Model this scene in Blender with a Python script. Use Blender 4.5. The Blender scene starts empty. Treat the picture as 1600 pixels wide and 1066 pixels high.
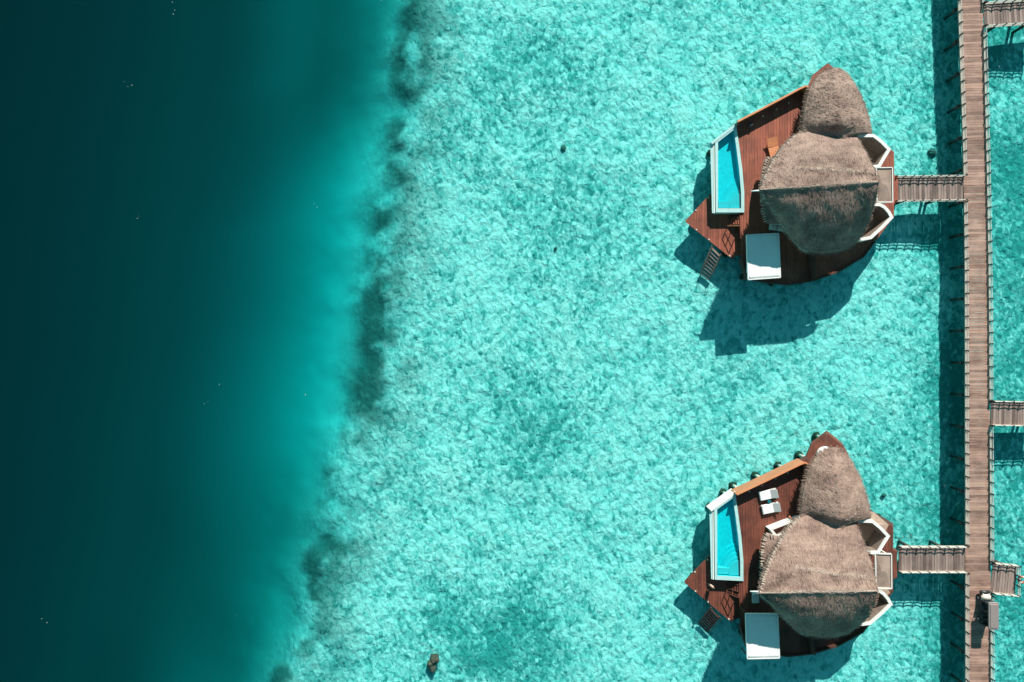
import bpy, bmesh, math, random
import numpy as np
from mathutils import Vector, Matrix, noise
random.seed(7)
rng = np.random.default_rng(7)
scene = bpy.context.scene
COL = scene.collection

# ------------------------------------------------------------------ camera
H = 80.0                      # drone height over the water, metres
PPM = 1600.0 / 120.0          # photo pixels per metre at water level
cam_d = bpy.data.cameras.new("camera")
cam = bpy.data.objects.new("camera", cam_d)
COL.objects.link(cam)
cam.location = (0, 0, H)
cam.rotation_euler = (0, 0, 0)
cam_d.sensor_width = 36.0
cam_d.lens = 36.0 * H / 120.0
cam_d.clip_start = 0.5
cam_d.clip_end = 3000.0
scene.camera = cam

# ------------------------------------------------------------------ sky, sun, exposure
TO_SUN = Vector((0.36, 1.56, 1.0)).normalized()
world = bpy.data.worlds.new("World")
scene.world = world
world.use_nodes = True
wn = world.node_tree.nodes
wl = world.node_tree.links
bg = wn["Background"]
sky = wn.new("ShaderNodeTexSky")
sky.sky_type = 'NISHITA'
sky.sun_disc = False
sky.sun_elevation = math.asin(TO_SUN.z)
sky.sun_rotation = math.atan2(TO_SUN.x, TO_SUN.y)
sky.ozone_density = 0.0
sky.dust_density = 0.2
tint = wn.new("ShaderNodeMix")          # the photograph's white balance: a cyan sky
tint.data_type = 'RGBA'; tint.blend_type = 'MULTIPLY'
tint.inputs[0].default_value = 1.0
tint.inputs[7].default_value = (0.40, 1.03, 0.82, 1)
wl.new(sky.outputs[0], tint.inputs[6])
wl.new(tint.outputs[2], bg.inputs[0])
bg.inputs[1].default_value = 0.082
sun_d = bpy.data.lights.new("sun", 'SUN')
sun_d.energy = 5.0
sun_d.angle = math.radians(0.5)
sun_d.color = (1.0, 0.95, 0.87)
sun = bpy.data.objects.new("sun", sun_d)
COL.objects.link(sun)
sun.rotation_euler = TO_SUN.to_track_quat('Z', 'Y').to_euler()
sun.location = TO_SUN * 150
vs = scene.view_settings
vs.view_transform = 'Standard'
vs.look = 'None'
vs.gamma = 1.0
vs.use_curve_mapping = False
vs.exposure = 0.45
scene.cycles.max_bounces = 6
scene.cycles.transparent_max_bounces = 16

# ------------------------------------------------------------------ helpers
def W(px, py, z=0.0):
    """photo pixel of a point known to stand at height z -> metres"""
    k = (1.0 - z / H) / PPM
    return Vector(((px - 800.0) * k, (533.0 - py) * k, z))

def nt(name):
    m = bpy.data.materials.new(name)
    m.use_nodes = True
    t = m.node_tree
    b = t.nodes["Principled BSDF"]
    return m, t, b

def node(t, kind, **kw):
    n = t.nodes.new(kind)
    for k, v in kw.items():
        if k.startswith("i_"):
            key = k[2:]
            n.inputs[int(key) if key.isdigit() else key.replace("_", " ")].default_value = v
        else:
            setattr(n, k, v)
    return n

def simple(name, col, rough=0.6, metal=0.0, var=0.0, scale=3.0, bump=0.0):
    m, t, b = nt(name)
    b.inputs["Base Color"].default_value = (*col, 1)
    b.inputs["Roughness"].default_value = rough
    b.inputs["Metallic"].default_value = metal
    if var or bump:
        g = node(t, "ShaderNodeNewGeometry")
        n = node(t, "ShaderNodeTexNoise", i_Scale=scale, i_Detail=5.0)
        t.links.new(g.outputs["Position"], n.inputs["Vector"])
        if var:
            r = node(t, "ShaderNodeMapRange", i_1=0.25, i_2=0.75, i_3=1 - var, i_4=1 + var)
            t.links.new(n.outputs[0], r.inputs[0])
            mx = node(t, "ShaderNodeMix", data_type='RGBA', blend_type='MULTIPLY')
            mx.inputs[0].default_value = 1
            mx.inputs[6].default_value = (*col, 1)
            t.links.new(r.outputs[0], mx.inputs[7])
            t.links.new(mx.outputs[2], b.inputs["Base Color"])
        if bump:
            bp = node(t, "ShaderNodeBump", i_Strength=1.0, i_Distance=bump)
            t.links.new(n.outputs[0], bp.inputs["Height"])
            t.links.new(bp.outputs[0], b.inputs["Normal"])
    return m

def wood(name, col, col2, grain, rand=0.35, rough=0.7, blotch=0.3):
    """planks: each object its own tone, streaks along the grain ('X' or 'Y'), weather blotches"""
    m, t, b = nt(name)
    b.inputs["Roughness"].default_value = rough
    L = t.links.new
    oi = node(t, "ShaderNodeObjectInfo")
    g = node(t, "ShaderNodeNewGeometry")
    mp = node(t, "ShaderNodeMapping")
    mp.inputs["Scale"].default_value = (0.7, 9, 9) if grain == 'X' else (9, 0.7, 9)
    L(g.outputs["Position"], mp.inputs["Vector"])
    n1 = node(t, "ShaderNodeTexNoise", i_Scale=1.0, i_Detail=6.0, i_Roughness=0.65)
    L(mp.outputs[0], n1.inputs["Vector"])
    n2 = node(t, "ShaderNodeTexNoise", i_Scale=0.55, i_Detail=5.0, i_Roughness=0.6)
    L(g.outputs["Position"], n2.inputs["Vector"])
    a = node(t, "ShaderNodeMath", operation='MULTIPLY_ADD', i_1=rand * 1.0, i_2=0.5 - rand * 0.5)
    L(oi.outputs["Random"], a.inputs[0])
    a2 = node(t, "ShaderNodeMapRange", i_1=0.3, i_2=0.7, i_3=-0.35, i_4=0.35)
    L(n1.outputs[0], a2.inputs[0])
    a3 = node(t, "ShaderNodeMapRange", i_1=0.3, i_2=0.7, i_3=-blotch, i_4=blotch)
    L(n2.outputs[0], a3.inputs[0])
    s1 = node(t, "ShaderNodeMath", operation='ADD')
    L(a.outputs[0], s1.inputs[0]); L(a2.outputs[0], s1.inputs[1])
    s2 = node(t, "ShaderNodeMath", operation='ADD', use_clamp=True)
    L(s1.outputs[0], s2.inputs[0]); L(a3.outputs[0], s2.inputs[1])
    mx = node(t, "ShaderNodeMix", data_type='RGBA')
    mx.inputs[6].default_value = (*col2, 1)
    mx.inputs[7].default_value = (*col, 1)
    L(s2.outputs[0], mx.inputs[0])
    L(mx.outputs[2], b.inputs["Base Color"])
    bp = node(t, "ShaderNodeBump", i_Strength=0.6, i_Distance=0.02)
    L(n1.outputs[0], bp.inputs["Height"])
    L(bp.outputs[0], b.inputs["Normal"])
    return m

def thatch_mat(name, col, dark):
    m, t, b = nt(name)
    b.inputs["Roughness"].default_value = 0.95
    b.inputs["Specular IOR Level"].default_value = 0.1
    L = t.links.new
    g = node(t, "ShaderNodeNewGeometry")
    outs = []
    for sc, det in (((9, 1.6, 3), 6), ((0.6, 6, 3), 5), ((0.35, 0.55, 0.4), 5), ((16, 16, 16), 4)):
        mp = node(t, "ShaderNodeMapping")
        mp.inputs["Scale"].default_value = sc
        L(g.outputs["Position"], mp.inputs["Vector"])
        n = node(t, "ShaderNodeTexNoise", i_Scale=1.0, i_Detail=float(det), i_Roughness=0.65)
        L(mp.outputs[0], n.inputs["Vector"])
        outs.append(n.outputs[0])
    def add(a, b_, wa, wb):
        x = node(t, "ShaderNodeMath", operation='MULTIPLY', i_1=wa); L(a, x.inputs[0])
        y = node(t, "ShaderNodeMath", operation='MULTIPLY_ADD', i_1=wb); L(b_, y.inputs[0]); L(x.outputs[0], y.inputs[2])
        return y.outputs[0]
    f = add(outs[0], outs[1], 0.35, 0.25)
    f = add(f, outs[2], 1.0, 0.85)
    f = add(f, outs[3], 1.0, 0.30)
    r = node(t, "ShaderNodeMapRange", i_1=0.68, i_2=1.05)
    L(f, r.inputs[0])
    mx = node(t, "ShaderNodeMix", data_type='RGBA')
    mx.inputs[6].default_value = (*dark, 1)
    mx.inputs[7].default_value = (*col, 1)
    L(r.outputs[0], mx.inputs[0])
    L(mx.outputs[2], b.inputs["Base Color"])
    h = add(outs[0], outs[3], 0.6, 0.4)
    bp = node(t, "ShaderNodeBump", i_Strength=1.0, i_Distance=0.2)
    L(h, bp.inputs["Height"])
    L(bp.outputs[0], b.inputs["Normal"])
    return m

def schlick(t):
    """reflectance of a water face: 2 % head on, rising towards grazing"""
    lw = node(t, "ShaderNodeLayerWeight", i_Blend=0.5)
    pw = node(t, "ShaderNodeMath", operation='POWER', i_1=5.0)
    t.links.new(lw.outputs["Facing"], pw.inputs[0])
    x = node(t, "ShaderNodeMath", operation='MULTIPLY_ADD', i_1=0.98, i_2=0.02)
    t.links.new(pw.outputs[0], x.inputs[0])
    return x

def origin(o):
    v = Vector((0, 0, 0))
    while o is not None:
        v = v + o.location
        o = o.parent
    return v

def mk(name, verts, faces, mat, parent=None, smooth=False, loc=None, mats=None, fmat=None):
    """one mesh object from world-space vertices"""
    base = origin(parent) if parent is not None else (Vector(loc) if loc is not None else Vector((0, 0, 0)))
    me = bpy.data.meshes.new(name)
    me.from_pydata([tuple(Vector(v) - base) for v in verts], [], faces)
    for mm in (mats or [mat]):
        me.materials.append(mm)
    if fmat:
        for p, i in zip(me.polygons, fmat):
            p.material_index = i
    bm = bmesh.new(); bm.from_mesh(me)
    bmesh.ops.recalc_face_normals(bm, faces=bm.faces)
    bm.to_mesh(me); bm.free()
    if smooth:
        me.polygons.foreach_set("use_smooth", [True] * len(me.polygons))
    o = bpy.data.objects.new(name, me)
    COL.objects.link(o)
    if parent is not None:
        o.parent = parent
    elif loc is not None:
        o.location = loc
    return o

def thing(name, loc, label, cat, group=None):
    o = bpy.data.objects.new(name, None)
    o.empty_display_size = 0.5
    COL.objects.link(o)
    o.location = loc
    o["label"] = label
    o["category"] = cat
    if group: o["group"] = group
    return o

def tag(o, label=None, cat=None, group=None, kind=None):
    if label: o["label"] = label
    if cat: o["category"] = cat
    if group: o["group"] = group
    if kind: o["kind"] = kind
    return o

class G:
    """geometry collector"""
    def __init__(s): s.v = []; s.f = []
    def add(s, vs_, fs_):
        n = len(s.v); s.v += [Vector(v) for v in vs_]; s.f += [[i + n for i in f] for f in fs_]
        return s
    def prism(s, bot, top):
        n = len(bot)
        s.add(list(bot) + list(top), [list(range(n - 1, -1, -1)), list(range(n, 2 * n))] +
              [[i, (i + 1) % n, n + (i + 1) % n, n + i] for i in range(n)])
        return s
    def box(s, c, size, rz=0.0, rot=None):
        m = rot if rot is not None else Matrix.Rotation(rz, 3, 'Z')
        c = Vector(c); x, y, z = [q / 2 for q in size]
        b = [c + m @ Vector(p) for p in ((-x, -y, -z), (x, -y, -z), (x, y, -z), (-x, y, -z))]
        t = [c + m @ Vector(p) for p in ((-x, -y, z), (x, -y, z), (x, y, z), (-x, y, z))]
        return s.prism(b, t)
    def bar(s, a, b, w, h=None):
        a = Vector(a); b = Vector(b); d = b - a
        q = d.to_track_quat('X', 'Z').to_matrix()
        return s.box((a + b) / 2, (d.length, w, h or w), rot=q)
    def tube(s, path, r, n=6, caps=True):
        path = [Vector(p) for p in path]
        rings = []
        up = Vector((0, 0, 1))
        for i, p in enumerate(path):
            d = (path[min(i + 1, len(path) - 1)] - path[max(i - 1, 0)]).normalized()
            u = up if abs(d.dot(up)) < 0.95 else Vector((1, 0, 0))
            a = d.cross(u).normalized(); b = a.cross(d)
            rr = r[i] if isinstance(r, (list, tuple)) else r
            rings.append([p + (a * math.cos(2 * math.pi * k / n) + b * math.sin(2 * math.pi * k / n)) * rr for k in range(n)])
        vs_ = [v for ring in rings for v in ring]
        fs_ = [[i * n + k, i * n + (k + 1) % n, (i + 1) * n + (k + 1) % n, (i + 1) * n + k] for i in range(len(path) - 1) for k in range(n)]
        if caps:
            fs_ += [list(range(n - 1, -1, -1)), [(len(path) - 1) * n + k for k in range(n)]]
        return s.add(vs_, fs_)
    def wall(s, line, thick, z0, z1, flare=0.0, off0=0.0):
        """a standing wall along a list of xy points (inner side on the right of travel gets `thick`)"""
        pts = [Vector((p[0], p[1], 0)) for p in line]
        n = len(pts); off = []
        for i in range(n):
            d = Vector((0, 0, 0))
            if i > 0: d += (pts[i] - pts[i - 1]).normalized()
            if i < n - 1: d += (pts[i + 1] - pts[i]).normalized()
            d.normalize()
            nn = Vector((d.y, -d.x, 0))
            if 0 < i < n - 1:
                c = nn.dot(Vector(((pts[i] - pts[i - 1]).normalized().y, -(pts[i] - pts[i - 1]).normalized().x, 0)))
                nn = nn / max(c, 0.4)
            off.append(nn)
        pts = [p + o_ * off0 for p, o_ in zip(pts, off)]
        for i in range(n - 1):
            a, b, oa, ob = pts[i], pts[i + 1], off[i], off[i + 1]
            Z = lambda v, z: Vector((v.x, v.y, z))
            bot = [Z(a - oa * flare, z0), Z(b - ob * flare, z0), Z(b + ob * thick, z0), Z(a + oa * thick, z0)]
            top = [Z(a, z1), Z(b, z1), Z(b + ob * thick, z1), Z(a + oa * thick, z1)]
            s.prism(bot, top)
        return s
    def build(s, name, mat, parent=None, smooth=False, loc=None):
        return mk(name, s.v, s.f, mat, parent, smooth, loc)

UNIT = {}
def unit_box(mat):
    if mat.name not in UNIT:
        g = G().box((0, 0, 0), (1, 1, 1))
        me = bpy.data.meshes.new("plank")
        me.from_pydata([tuple(v) for v in g.v], [], g.f)
        me.materials.append(mat)
        bm = bmesh.new(); bm.from_mesh(me); bmesh.ops.recalc_face_normals(bm, faces=bm.faces); bm.to_mesh(me); bm.free()
        UNIT[mat.name] = me
    return UNIT[mat.name]

def box_part(name, c, size, mat, parent, rz=0.0):
    o = bpy.data.objects.new(name, unit_box(mat))
    COL.objects.link(o)
    o.parent = parent
    o.location = Vector(c) - origin(parent)
    o.scale = size
    o.rotation_euler = (0, 0, rz)
    return o

def shared(name, me, loc, parent, rz=0.0, scale=(1, 1, 1)):
    o = bpy.data.objects.new(name, me)
    COL.objects.link(o)
    if parent is not None:
        o.parent = parent
        o.location = Vector(loc) - origin(parent)
    else:
        o.location = loc
    o.rotation_euler = (0, 0, rz)
    o.scale = scale
    return o

def mesh_of(g, name, mat, smooth=False):
    me = bpy.data.meshes.new(name)
    me.from_pydata([tuple(v) for v in g.v], [], g.f)
    me.materials.append(mat)
    bm = bmesh.new(); bm.from_mesh(me); bmesh.ops.recalc_face_normals(bm, faces=bm.faces); bm.to_mesh(me); bm.free()
    if smooth: me.polygons.foreach_set("use_smooth", [True] * len(me.polygons))
    return me

def interp(x, pts):
    return float(np.interp(x, [p[0] for p in pts], [p[1] for p in pts]))

# ------------------------------------------------------------------ materials
M_white = simple("white plaster", (0.80, 0.78, 0.74), 0.7, var=0.05, scale=1.5)
M_cloth = simple("white canvas", (0.82, 0.81, 0.79), 0.9, var=0.03, scale=2)
M_jetty = wood("weathered jetty boards", (0.52, 0.315, 0.245), (0.20, 0.112, 0.085), 'X', rand=0.75, blotch=0.3)
M_walk = wood("grey walkway boards", (0.36, 0.26, 0.225), (0.11, 0.072, 0.062), 'Y', rand=0.9, blotch=0.15)
M_deck = [wood("red brown deck boards", (0.40, 0.108, 0.058), (0.17, 0.046, 0.028), 'Y', rand=0.4, blotch=0.38),
          wood("dark oiled deck boards", (0.22, 0.062, 0.036), (0.08, 0.024, 0.016), 'Y', rand=0.4, blotch=0.42)]
M_hull = wood("dark hull boards", (0.10, 0.045, 0.032), (0.05, 0.022, 0.016), 'X', rand=0.2)
M_orange = wood("varnished wall boards", (0.50, 0.20, 0.095), (0.36, 0.13, 0.06), 'X', rand=0.2, rough=0.5)
M_teak = wood("orange teak", (0.78, 0.30, 0.14), (0.60, 0.22, 0.10), 'X', rand=0.2, rough=0.5)
M_rope = simple("pale rope", (0.62, 0.60, 0.54), 0.9, var=0.15, scale=4)
M_kerb = simple("bleached timber", (0.55, 0.48, 0.41), 0.8, var=0.2, scale=2)
M_post = simple("dark timber post", (0.035, 0.028, 0.025), 0.7)
M_pile = simple("concrete pile", (0.55, 0.52, 0.45), 0.85, var=0.2, scale=2)
M_foot = simple("dark pile footing", (0.03, 0.045, 0.025), 0.95, var=0.5, scale=4, bump=0.1)
M_under = simple("dark understructure timber", (0.075, 0.06, 0.05), 0.9)
M_thatch = [thatch_mat("grey brown thatch", (0.45, 0.315, 0.262), (0.15, 0.097, 0.083)),
            thatch_mat("rosy brown thatch", (0.47, 0.32, 0.262), (0.16, 0.10, 0.083))]
M_fringe = simple("straw fringe", (0.46, 0.36, 0.30), 0.95, var=0.3, scale=6)
M_cope = simple("pale turquoise coping", (0.42, 0.66, 0.65), 0.5, var=0.08, scale=2)
M_tile = simple("turquoise pool tile", (0.004, 0.60, 0.66), 0.4, var=0.16, scale=2.5)
M_tile2 = simple("turquoise tile, second step", (0.010, 0.56, 0.62), 0.4, var=0.08, scale=1.5)  # tones differ per step to paint in the shading between them
M_tile3 = simple("turquoise tile, third step", (0.020, 0.60, 0.65), 0.4, var=0.08, scale=1.5)
M_tile4 = simple("turquoise tile, fourth step", (0.035, 0.57, 0.61), 0.4, var=0.08, scale=1.5)
M_step = simple("pale pool step", (0.07, 0.56, 0.60), 0.4, var=0.06, scale=1.5)
M_lining = simple("brown stone lining", (0.24, 0.18, 0.145), 0.9, var=0.2, scale=2)
M_stone = simple("tan stone floor", (0.42, 0.30, 0.23), 0.8, var=0.25, scale=1.2)
M_slab = simple("weathered render", (0.33, 0.235, 0.19), 0.85, var=0.35, scale=0.9)
M_dark = simple("dark grey", (0.02, 0.02, 0.022), 0.5)
M_black = simple("black rubber", (0.012, 0.012, 0.013), 0.7)
M_glass = simple("dark tinted window", (0.02, 0.03, 0.035), 0.1)
M_cush = simple("white cushion", (0.80, 0.80, 0.79), 0.9, var=0.03)
M_cushg = simple("light grey cushion", (0.55, 0.55, 0.54), 0.9, var=0.05)
M_teal = simple("teal lacquer", (0.01, 0.16, 0.20), 0.4)
M_rock = simple("reef rock", (0.11, 0.085, 0.06), 0.95, var=0.6, scale=2.5, bump=0.2)
M_coral = simple("dark coral", (0.07, 0.15, 0.13), 0.95, var=0.5, scale=3, bump=0.15)
M_skin = simple("skin", (0.48, 0.27, 0.19), 0.55)
M_hair = simple("dark hair", (0.03, 0.02, 0.015), 0.6)
M_trunk = simple("pale swimwear", (0.6, 0.5, 0.45), 0.8)
M_cartroof = simple("grey brown vinyl roof", (0.27, 0.22, 0.21), 0.7, var=0.08, scale=5)
M_cream = simple("cream bodywork", (0.72, 0.62, 0.53), 0.35)
M_seat = simple("charcoal vinyl", (0.03, 0.035, 0.04), 0.5)
M_ring = simple("orange life ring", (0.55, 0.14, 0.06), 0.5)
M_light = simple("white lamp cap", (0.8, 0.76, 0.7), 0.4)
M_pot = simple("blue grey glaze", (0.05, 0.08, 0.10), 0.35)

# ------------------------------------------------------------------ seabed and water
EDGE = [(-400, 700), (0, 640), (100, 622), (200, 622), (270, 603), (330, 592), (400, 596), (460, 575), (520, 578), (600, 572),
        (680, 545), (760, 530), (800, 512), (870, 492), (930, 478), (1000, 468), (1066, 440), (1500, 300)]
# offset seaward of the reef edge in photo pixels -> depth; turned into metres at that depth
PROF = [(-3000, 1.25), (-60, 1.35), (-20, 1.6), (0, 2.0), (20, 3.0), (40, 3.9), (60, 4.6), (100, 7.2), (150, 10.8), (200, 14.2), (250, 17.2), (300, 19.4),
        (400, 21.2), (500, 22.4), (620, 23.3), (4000, 36)]
def edge_world(y):
    return (interp(533 - y * PPM, EDGE) - 800) / PPM
EY = np.linspace(-460, 460, 921)
E0 = np.array([edge_world(y) for y in EY])
def gauss(a, sg):
    k = np.exp(-0.5 * (np.arange(-60, 61) / sg) ** 2); k /= k.sum()
    return np.convolve(np.pad(a, 60, mode="edge"), k, mode="valid")
E_NEAR, E_FAR = gauss(E0, 1.5), gauss(E0, 9.0)
prof_s = []
for s_, d_ in PROF:
    x = -230.0 - s_
    prof_s.append((-(x * (H + d_) / H + 230.0) / PPM if s_ > 0 else s_ / PPM, d_))
_ps = np.linspace(-20, 120, 1401)
_pd = np.interp(_ps, [p[0] for p in prof_s], [p[1] for p in prof_s])
_k = np.exp(-0.5 * (np.arange(-60, 61) / 14.0) ** 2); _k /= _k.sum()
_pd = np.convolve(np.pad(_pd, 60, mode="edge"), _k, mode="valid")
def depth_at(s): return float(np.interp(s, _ps, _pd))
def lin(a, b, n): return list(np.linspace(a, b, n))
xs = lin(-420, -80, 18)[:-1] + lin(-80, 75, 311)[:-1] + lin(75, 420, 18)
ys = lin(-420, -60, 18)[:-1] + lin(-60, 60, 241)[:-1] + lin(60, 420, 18)
nx, ny = len(xs), len(ys)
verts = []; fade = []; dark = []; rub = []
RUBBLE = [((a - 800) / PPM, (533 - b_) / PPM, r_ / PPM, k_) for a, b_, r_, k_ in
          ((850, 170, 110, .75), (750, 1015, 120, 1.35), (880, 430, 70, .5), (840, 660, 80, .65), (940, 330, 60, .3), (1390, 800, 70, .5), (1340, 720, 60, .3), (700, 220, 60, .35), (1430, 120, 60, .25))]
for j, y in enumerate(ys):
    en, ef = float(np.interp(y, EY, E_NEAR)), float(np.interp(y, EY, E_FAR))
    for i, x in enumerate(xs):
        p = Vector((x, y, 0))
        wob = 2.2 * noise.noise(p * 0.11) + 1.2 * noise.noise(p * 0.31 + Vector((7, 3, 0))) + 0.5 * noise.noise(p * 0.8)
        fs = max(0.0, min(1.0, (en - x) / 9.0))
        s = en + (ef - en) * fs * fs * (3 - 2 * fs) - x
        s += wob * math.exp(-max(s, 0) / 4.0) + (1 - math.exp(-max(s, 0) / 5.0)) * 1.6 * noise.noise(Vector((x * 0.03, y * 0.045, 8)))
        d = depth_at(s)
        ypx = 533 - y * PPM
        wt = float(np.clip((330 - ypx) / 260, 0, 1)); wt = wt * wt * (3 - 2 * wt)
        wb = float(np.clip((ypx - 610) / 300, 0, 1)); wb = wb * wb * (3 - 2 * wb)
        sp = s * PPM * 0.86
        d -= wt * 2.2 * math.exp(-((s - 20) / 10.0) ** 2)
        # coral growth darkens the slope itself at both ends of the bay; sand runs down its middle
        cov = wt * interp(sp, ((-20, 0), (10, .50), (60, .72), (140, .66), (230, .40), (320, .12), (420, 0))) + wb * interp(sp, ((-30, 0), (20, .58), (75, .74), (125, .68), (225, .42), (400, 0)))
        cov *= 1.0 + 0.5 * noise.noise(p * 0.06 + Vector((4, 4, 4)))
        if s < 2:
            d += 0.16 * noise.noise(p * 0.22) + 0.08 * noise.noise(p * 0.6 + Vector((0, 9, 4)))
        elif s < 40:
            pass
        verts.append((x, y, -d))
        fade.append(float(np.clip(1.0 - (s + 4) / 9.0, 0, 1)))
        # coral growing in a broken band along the drop-off
        band = 0.85 * math.exp(-((s - 0.4) / 2.8) ** 2) + 0.45 * math.exp(-((s + 3.5) / 3.5) ** 2)
        c = noise.noise(p * 0.13 + Vector((11, 5, 2))) * 0.8 + noise.noise(p * 0.38 + Vector((1, 8, 0))) * 0.7 + noise.noise(p * 1.1) * 0.25 + 0.30
        dark.append(float(np.clip(max(band * np.clip(0.28 + c * 1.7, 0.16, 1.05), cov), 0, 1)))
        # broad fields of darker rubble; landward bottom also darkened to deepen the jetty's shadow
        q = 0.0
        for (bx, by, br, ba) in RUBBLE:
            q += ba * math.exp(-(((x - bx) / br) ** 2 + ((y - by) / (br * 1.15)) ** 2))
        q = q * (0.55 + 0.9 * (noise.noise(p * 0.10 + Vector((2, 2, 2))) + 0.5 * noise.noise(p * 0.3)) ) if q > 0 else 0
        q += 0.75 * max(0.0, min(1.0, (x - 45.5) / 6.0)) * (0.75 + 0.6 * noise.noise(p * 0.12 + Vector((5, 1, 0))))
        rub.append(float(np.clip(q, 0, 1)))
faces = [(j * nx + i, j * nx + i + 1, (j + 1) * nx + i + 1, (j + 1) * nx + i) for j in range(ny - 1) for i in range(nx - 1)]
me = bpy.data.meshes.new("seabed")
me.from_pydata(verts, [], faces)
me.polygons.foreach_set("use_smooth", [True] * len(faces))
for nm, vals in (("fade", fade), ("coral", dark), ("rubble", rub)):
    a = me.attributes.new(nm, 'FLOAT', 'POINT')
    a.data.foreach_set("value", vals)
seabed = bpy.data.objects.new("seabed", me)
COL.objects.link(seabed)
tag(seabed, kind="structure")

m, t, b = nt("pale coral sand")
L = t.links.new
b.inputs["Roughness"].default_value = 1.0
b.inputs["Specular IOR Level"].default_value = 0.0
g = node(t, "ShaderNodeNewGeometry")
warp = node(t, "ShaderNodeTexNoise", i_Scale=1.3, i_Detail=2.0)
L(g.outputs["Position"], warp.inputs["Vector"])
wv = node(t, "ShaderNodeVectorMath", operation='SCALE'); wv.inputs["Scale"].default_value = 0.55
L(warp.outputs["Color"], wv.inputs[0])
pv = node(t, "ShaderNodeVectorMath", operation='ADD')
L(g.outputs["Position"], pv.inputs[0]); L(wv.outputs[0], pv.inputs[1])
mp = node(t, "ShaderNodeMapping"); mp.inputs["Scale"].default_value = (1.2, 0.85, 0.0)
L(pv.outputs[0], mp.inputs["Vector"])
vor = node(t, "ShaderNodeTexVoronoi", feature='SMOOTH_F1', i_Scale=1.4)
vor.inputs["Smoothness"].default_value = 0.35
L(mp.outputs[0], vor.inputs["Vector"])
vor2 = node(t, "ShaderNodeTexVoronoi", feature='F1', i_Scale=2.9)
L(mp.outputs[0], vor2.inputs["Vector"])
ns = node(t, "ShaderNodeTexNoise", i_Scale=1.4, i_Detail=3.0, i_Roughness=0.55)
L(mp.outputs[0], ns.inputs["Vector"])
def ma(a, k, c=None):
    x = node(t, "ShaderNodeMath", operation='MULTIPLY_ADD', i_1=k, i_2=0.0)
    L(a, x.inputs[0])
    if c is not None: L(c, x.inputs[2])
    return x.outputs[0]
h = ma(vor.outputs["Distance"], -0.11, ma(ns.outputs[0], 0.33))
at = node(t, "ShaderNodeAttribute", attribute_name="fade")
ac = node(t, "ShaderNodeAttribute", attribute_name="coral")
ar = node(t, "ShaderNodeAttribute", attribute_name="rubble")
bp = node(t, "ShaderNodeBump", i_Distance=1.0)
L(h, bp.inputs["Height"])
st = node(t, "ShaderNodeMath", operation='MULTIPLY', i_1=1.0)
L(at.outputs["Fac"], st.inputs[0])
L(st.outputs[0], bp.inputs["Strength"])
L(bp.outputs[0], b.inputs["Normal"])
# colour: pale sand, caustics painted as cells, broad rubble fields, coral along the edge
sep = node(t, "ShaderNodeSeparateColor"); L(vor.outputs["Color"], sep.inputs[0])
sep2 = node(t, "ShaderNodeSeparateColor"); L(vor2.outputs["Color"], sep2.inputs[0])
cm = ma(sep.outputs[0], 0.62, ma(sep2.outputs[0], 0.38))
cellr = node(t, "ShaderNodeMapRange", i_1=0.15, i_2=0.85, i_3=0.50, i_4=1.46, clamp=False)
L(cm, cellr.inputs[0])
# odd dark stones, more of them in the rubble fields
stn = node(t, "ShaderNodeMath", operation='MULTIPLY_ADD', i_1=0.60, i_2=0.015); L(ar.outputs["Fac"], stn.inputs[0])
stl = node(t, "ShaderNodeMath", operation='LESS_THAN'); L(sep2.outputs[1], stl.inputs[0]); L(stn.outputs[0], stl.inputs[1])
spark = node(t, "ShaderNodeMath", operation='GREATER_THAN', i_1=0.955); L(sep2.outputs[2], spark.inputs[0])  # scattered bright cells, sparkle of sunlight painted into the bed colour
spark_k = node(t, "ShaderNodeMath", operation='MULTIPLY_ADD', i_1=0.45, i_2=1.0); L(spark.outputs[0], spark_k.inputs[0])
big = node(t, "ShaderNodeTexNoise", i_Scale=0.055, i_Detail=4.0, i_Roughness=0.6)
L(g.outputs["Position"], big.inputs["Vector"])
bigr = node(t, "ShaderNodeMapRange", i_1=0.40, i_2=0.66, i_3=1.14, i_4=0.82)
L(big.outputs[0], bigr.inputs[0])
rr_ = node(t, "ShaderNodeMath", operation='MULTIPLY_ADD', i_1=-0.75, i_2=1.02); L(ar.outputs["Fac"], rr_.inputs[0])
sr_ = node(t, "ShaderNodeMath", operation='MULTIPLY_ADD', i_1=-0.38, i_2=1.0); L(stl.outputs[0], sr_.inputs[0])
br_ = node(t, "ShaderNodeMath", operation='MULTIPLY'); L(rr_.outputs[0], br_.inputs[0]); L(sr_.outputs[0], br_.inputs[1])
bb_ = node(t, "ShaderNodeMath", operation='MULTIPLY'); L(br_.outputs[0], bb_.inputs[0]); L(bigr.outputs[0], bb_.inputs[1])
bc_ = node(t, "ShaderNodeMath", operation='MULTIPLY'); L(bb_.outputs[0], bc_.inputs[0]); L(spark_k.outputs[0], bc_.inputs[1])
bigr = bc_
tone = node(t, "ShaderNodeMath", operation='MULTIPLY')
L(cellr.outputs[0], tone.inputs[0]); L(bigr.outputs[0], tone.inputs[1])
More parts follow.
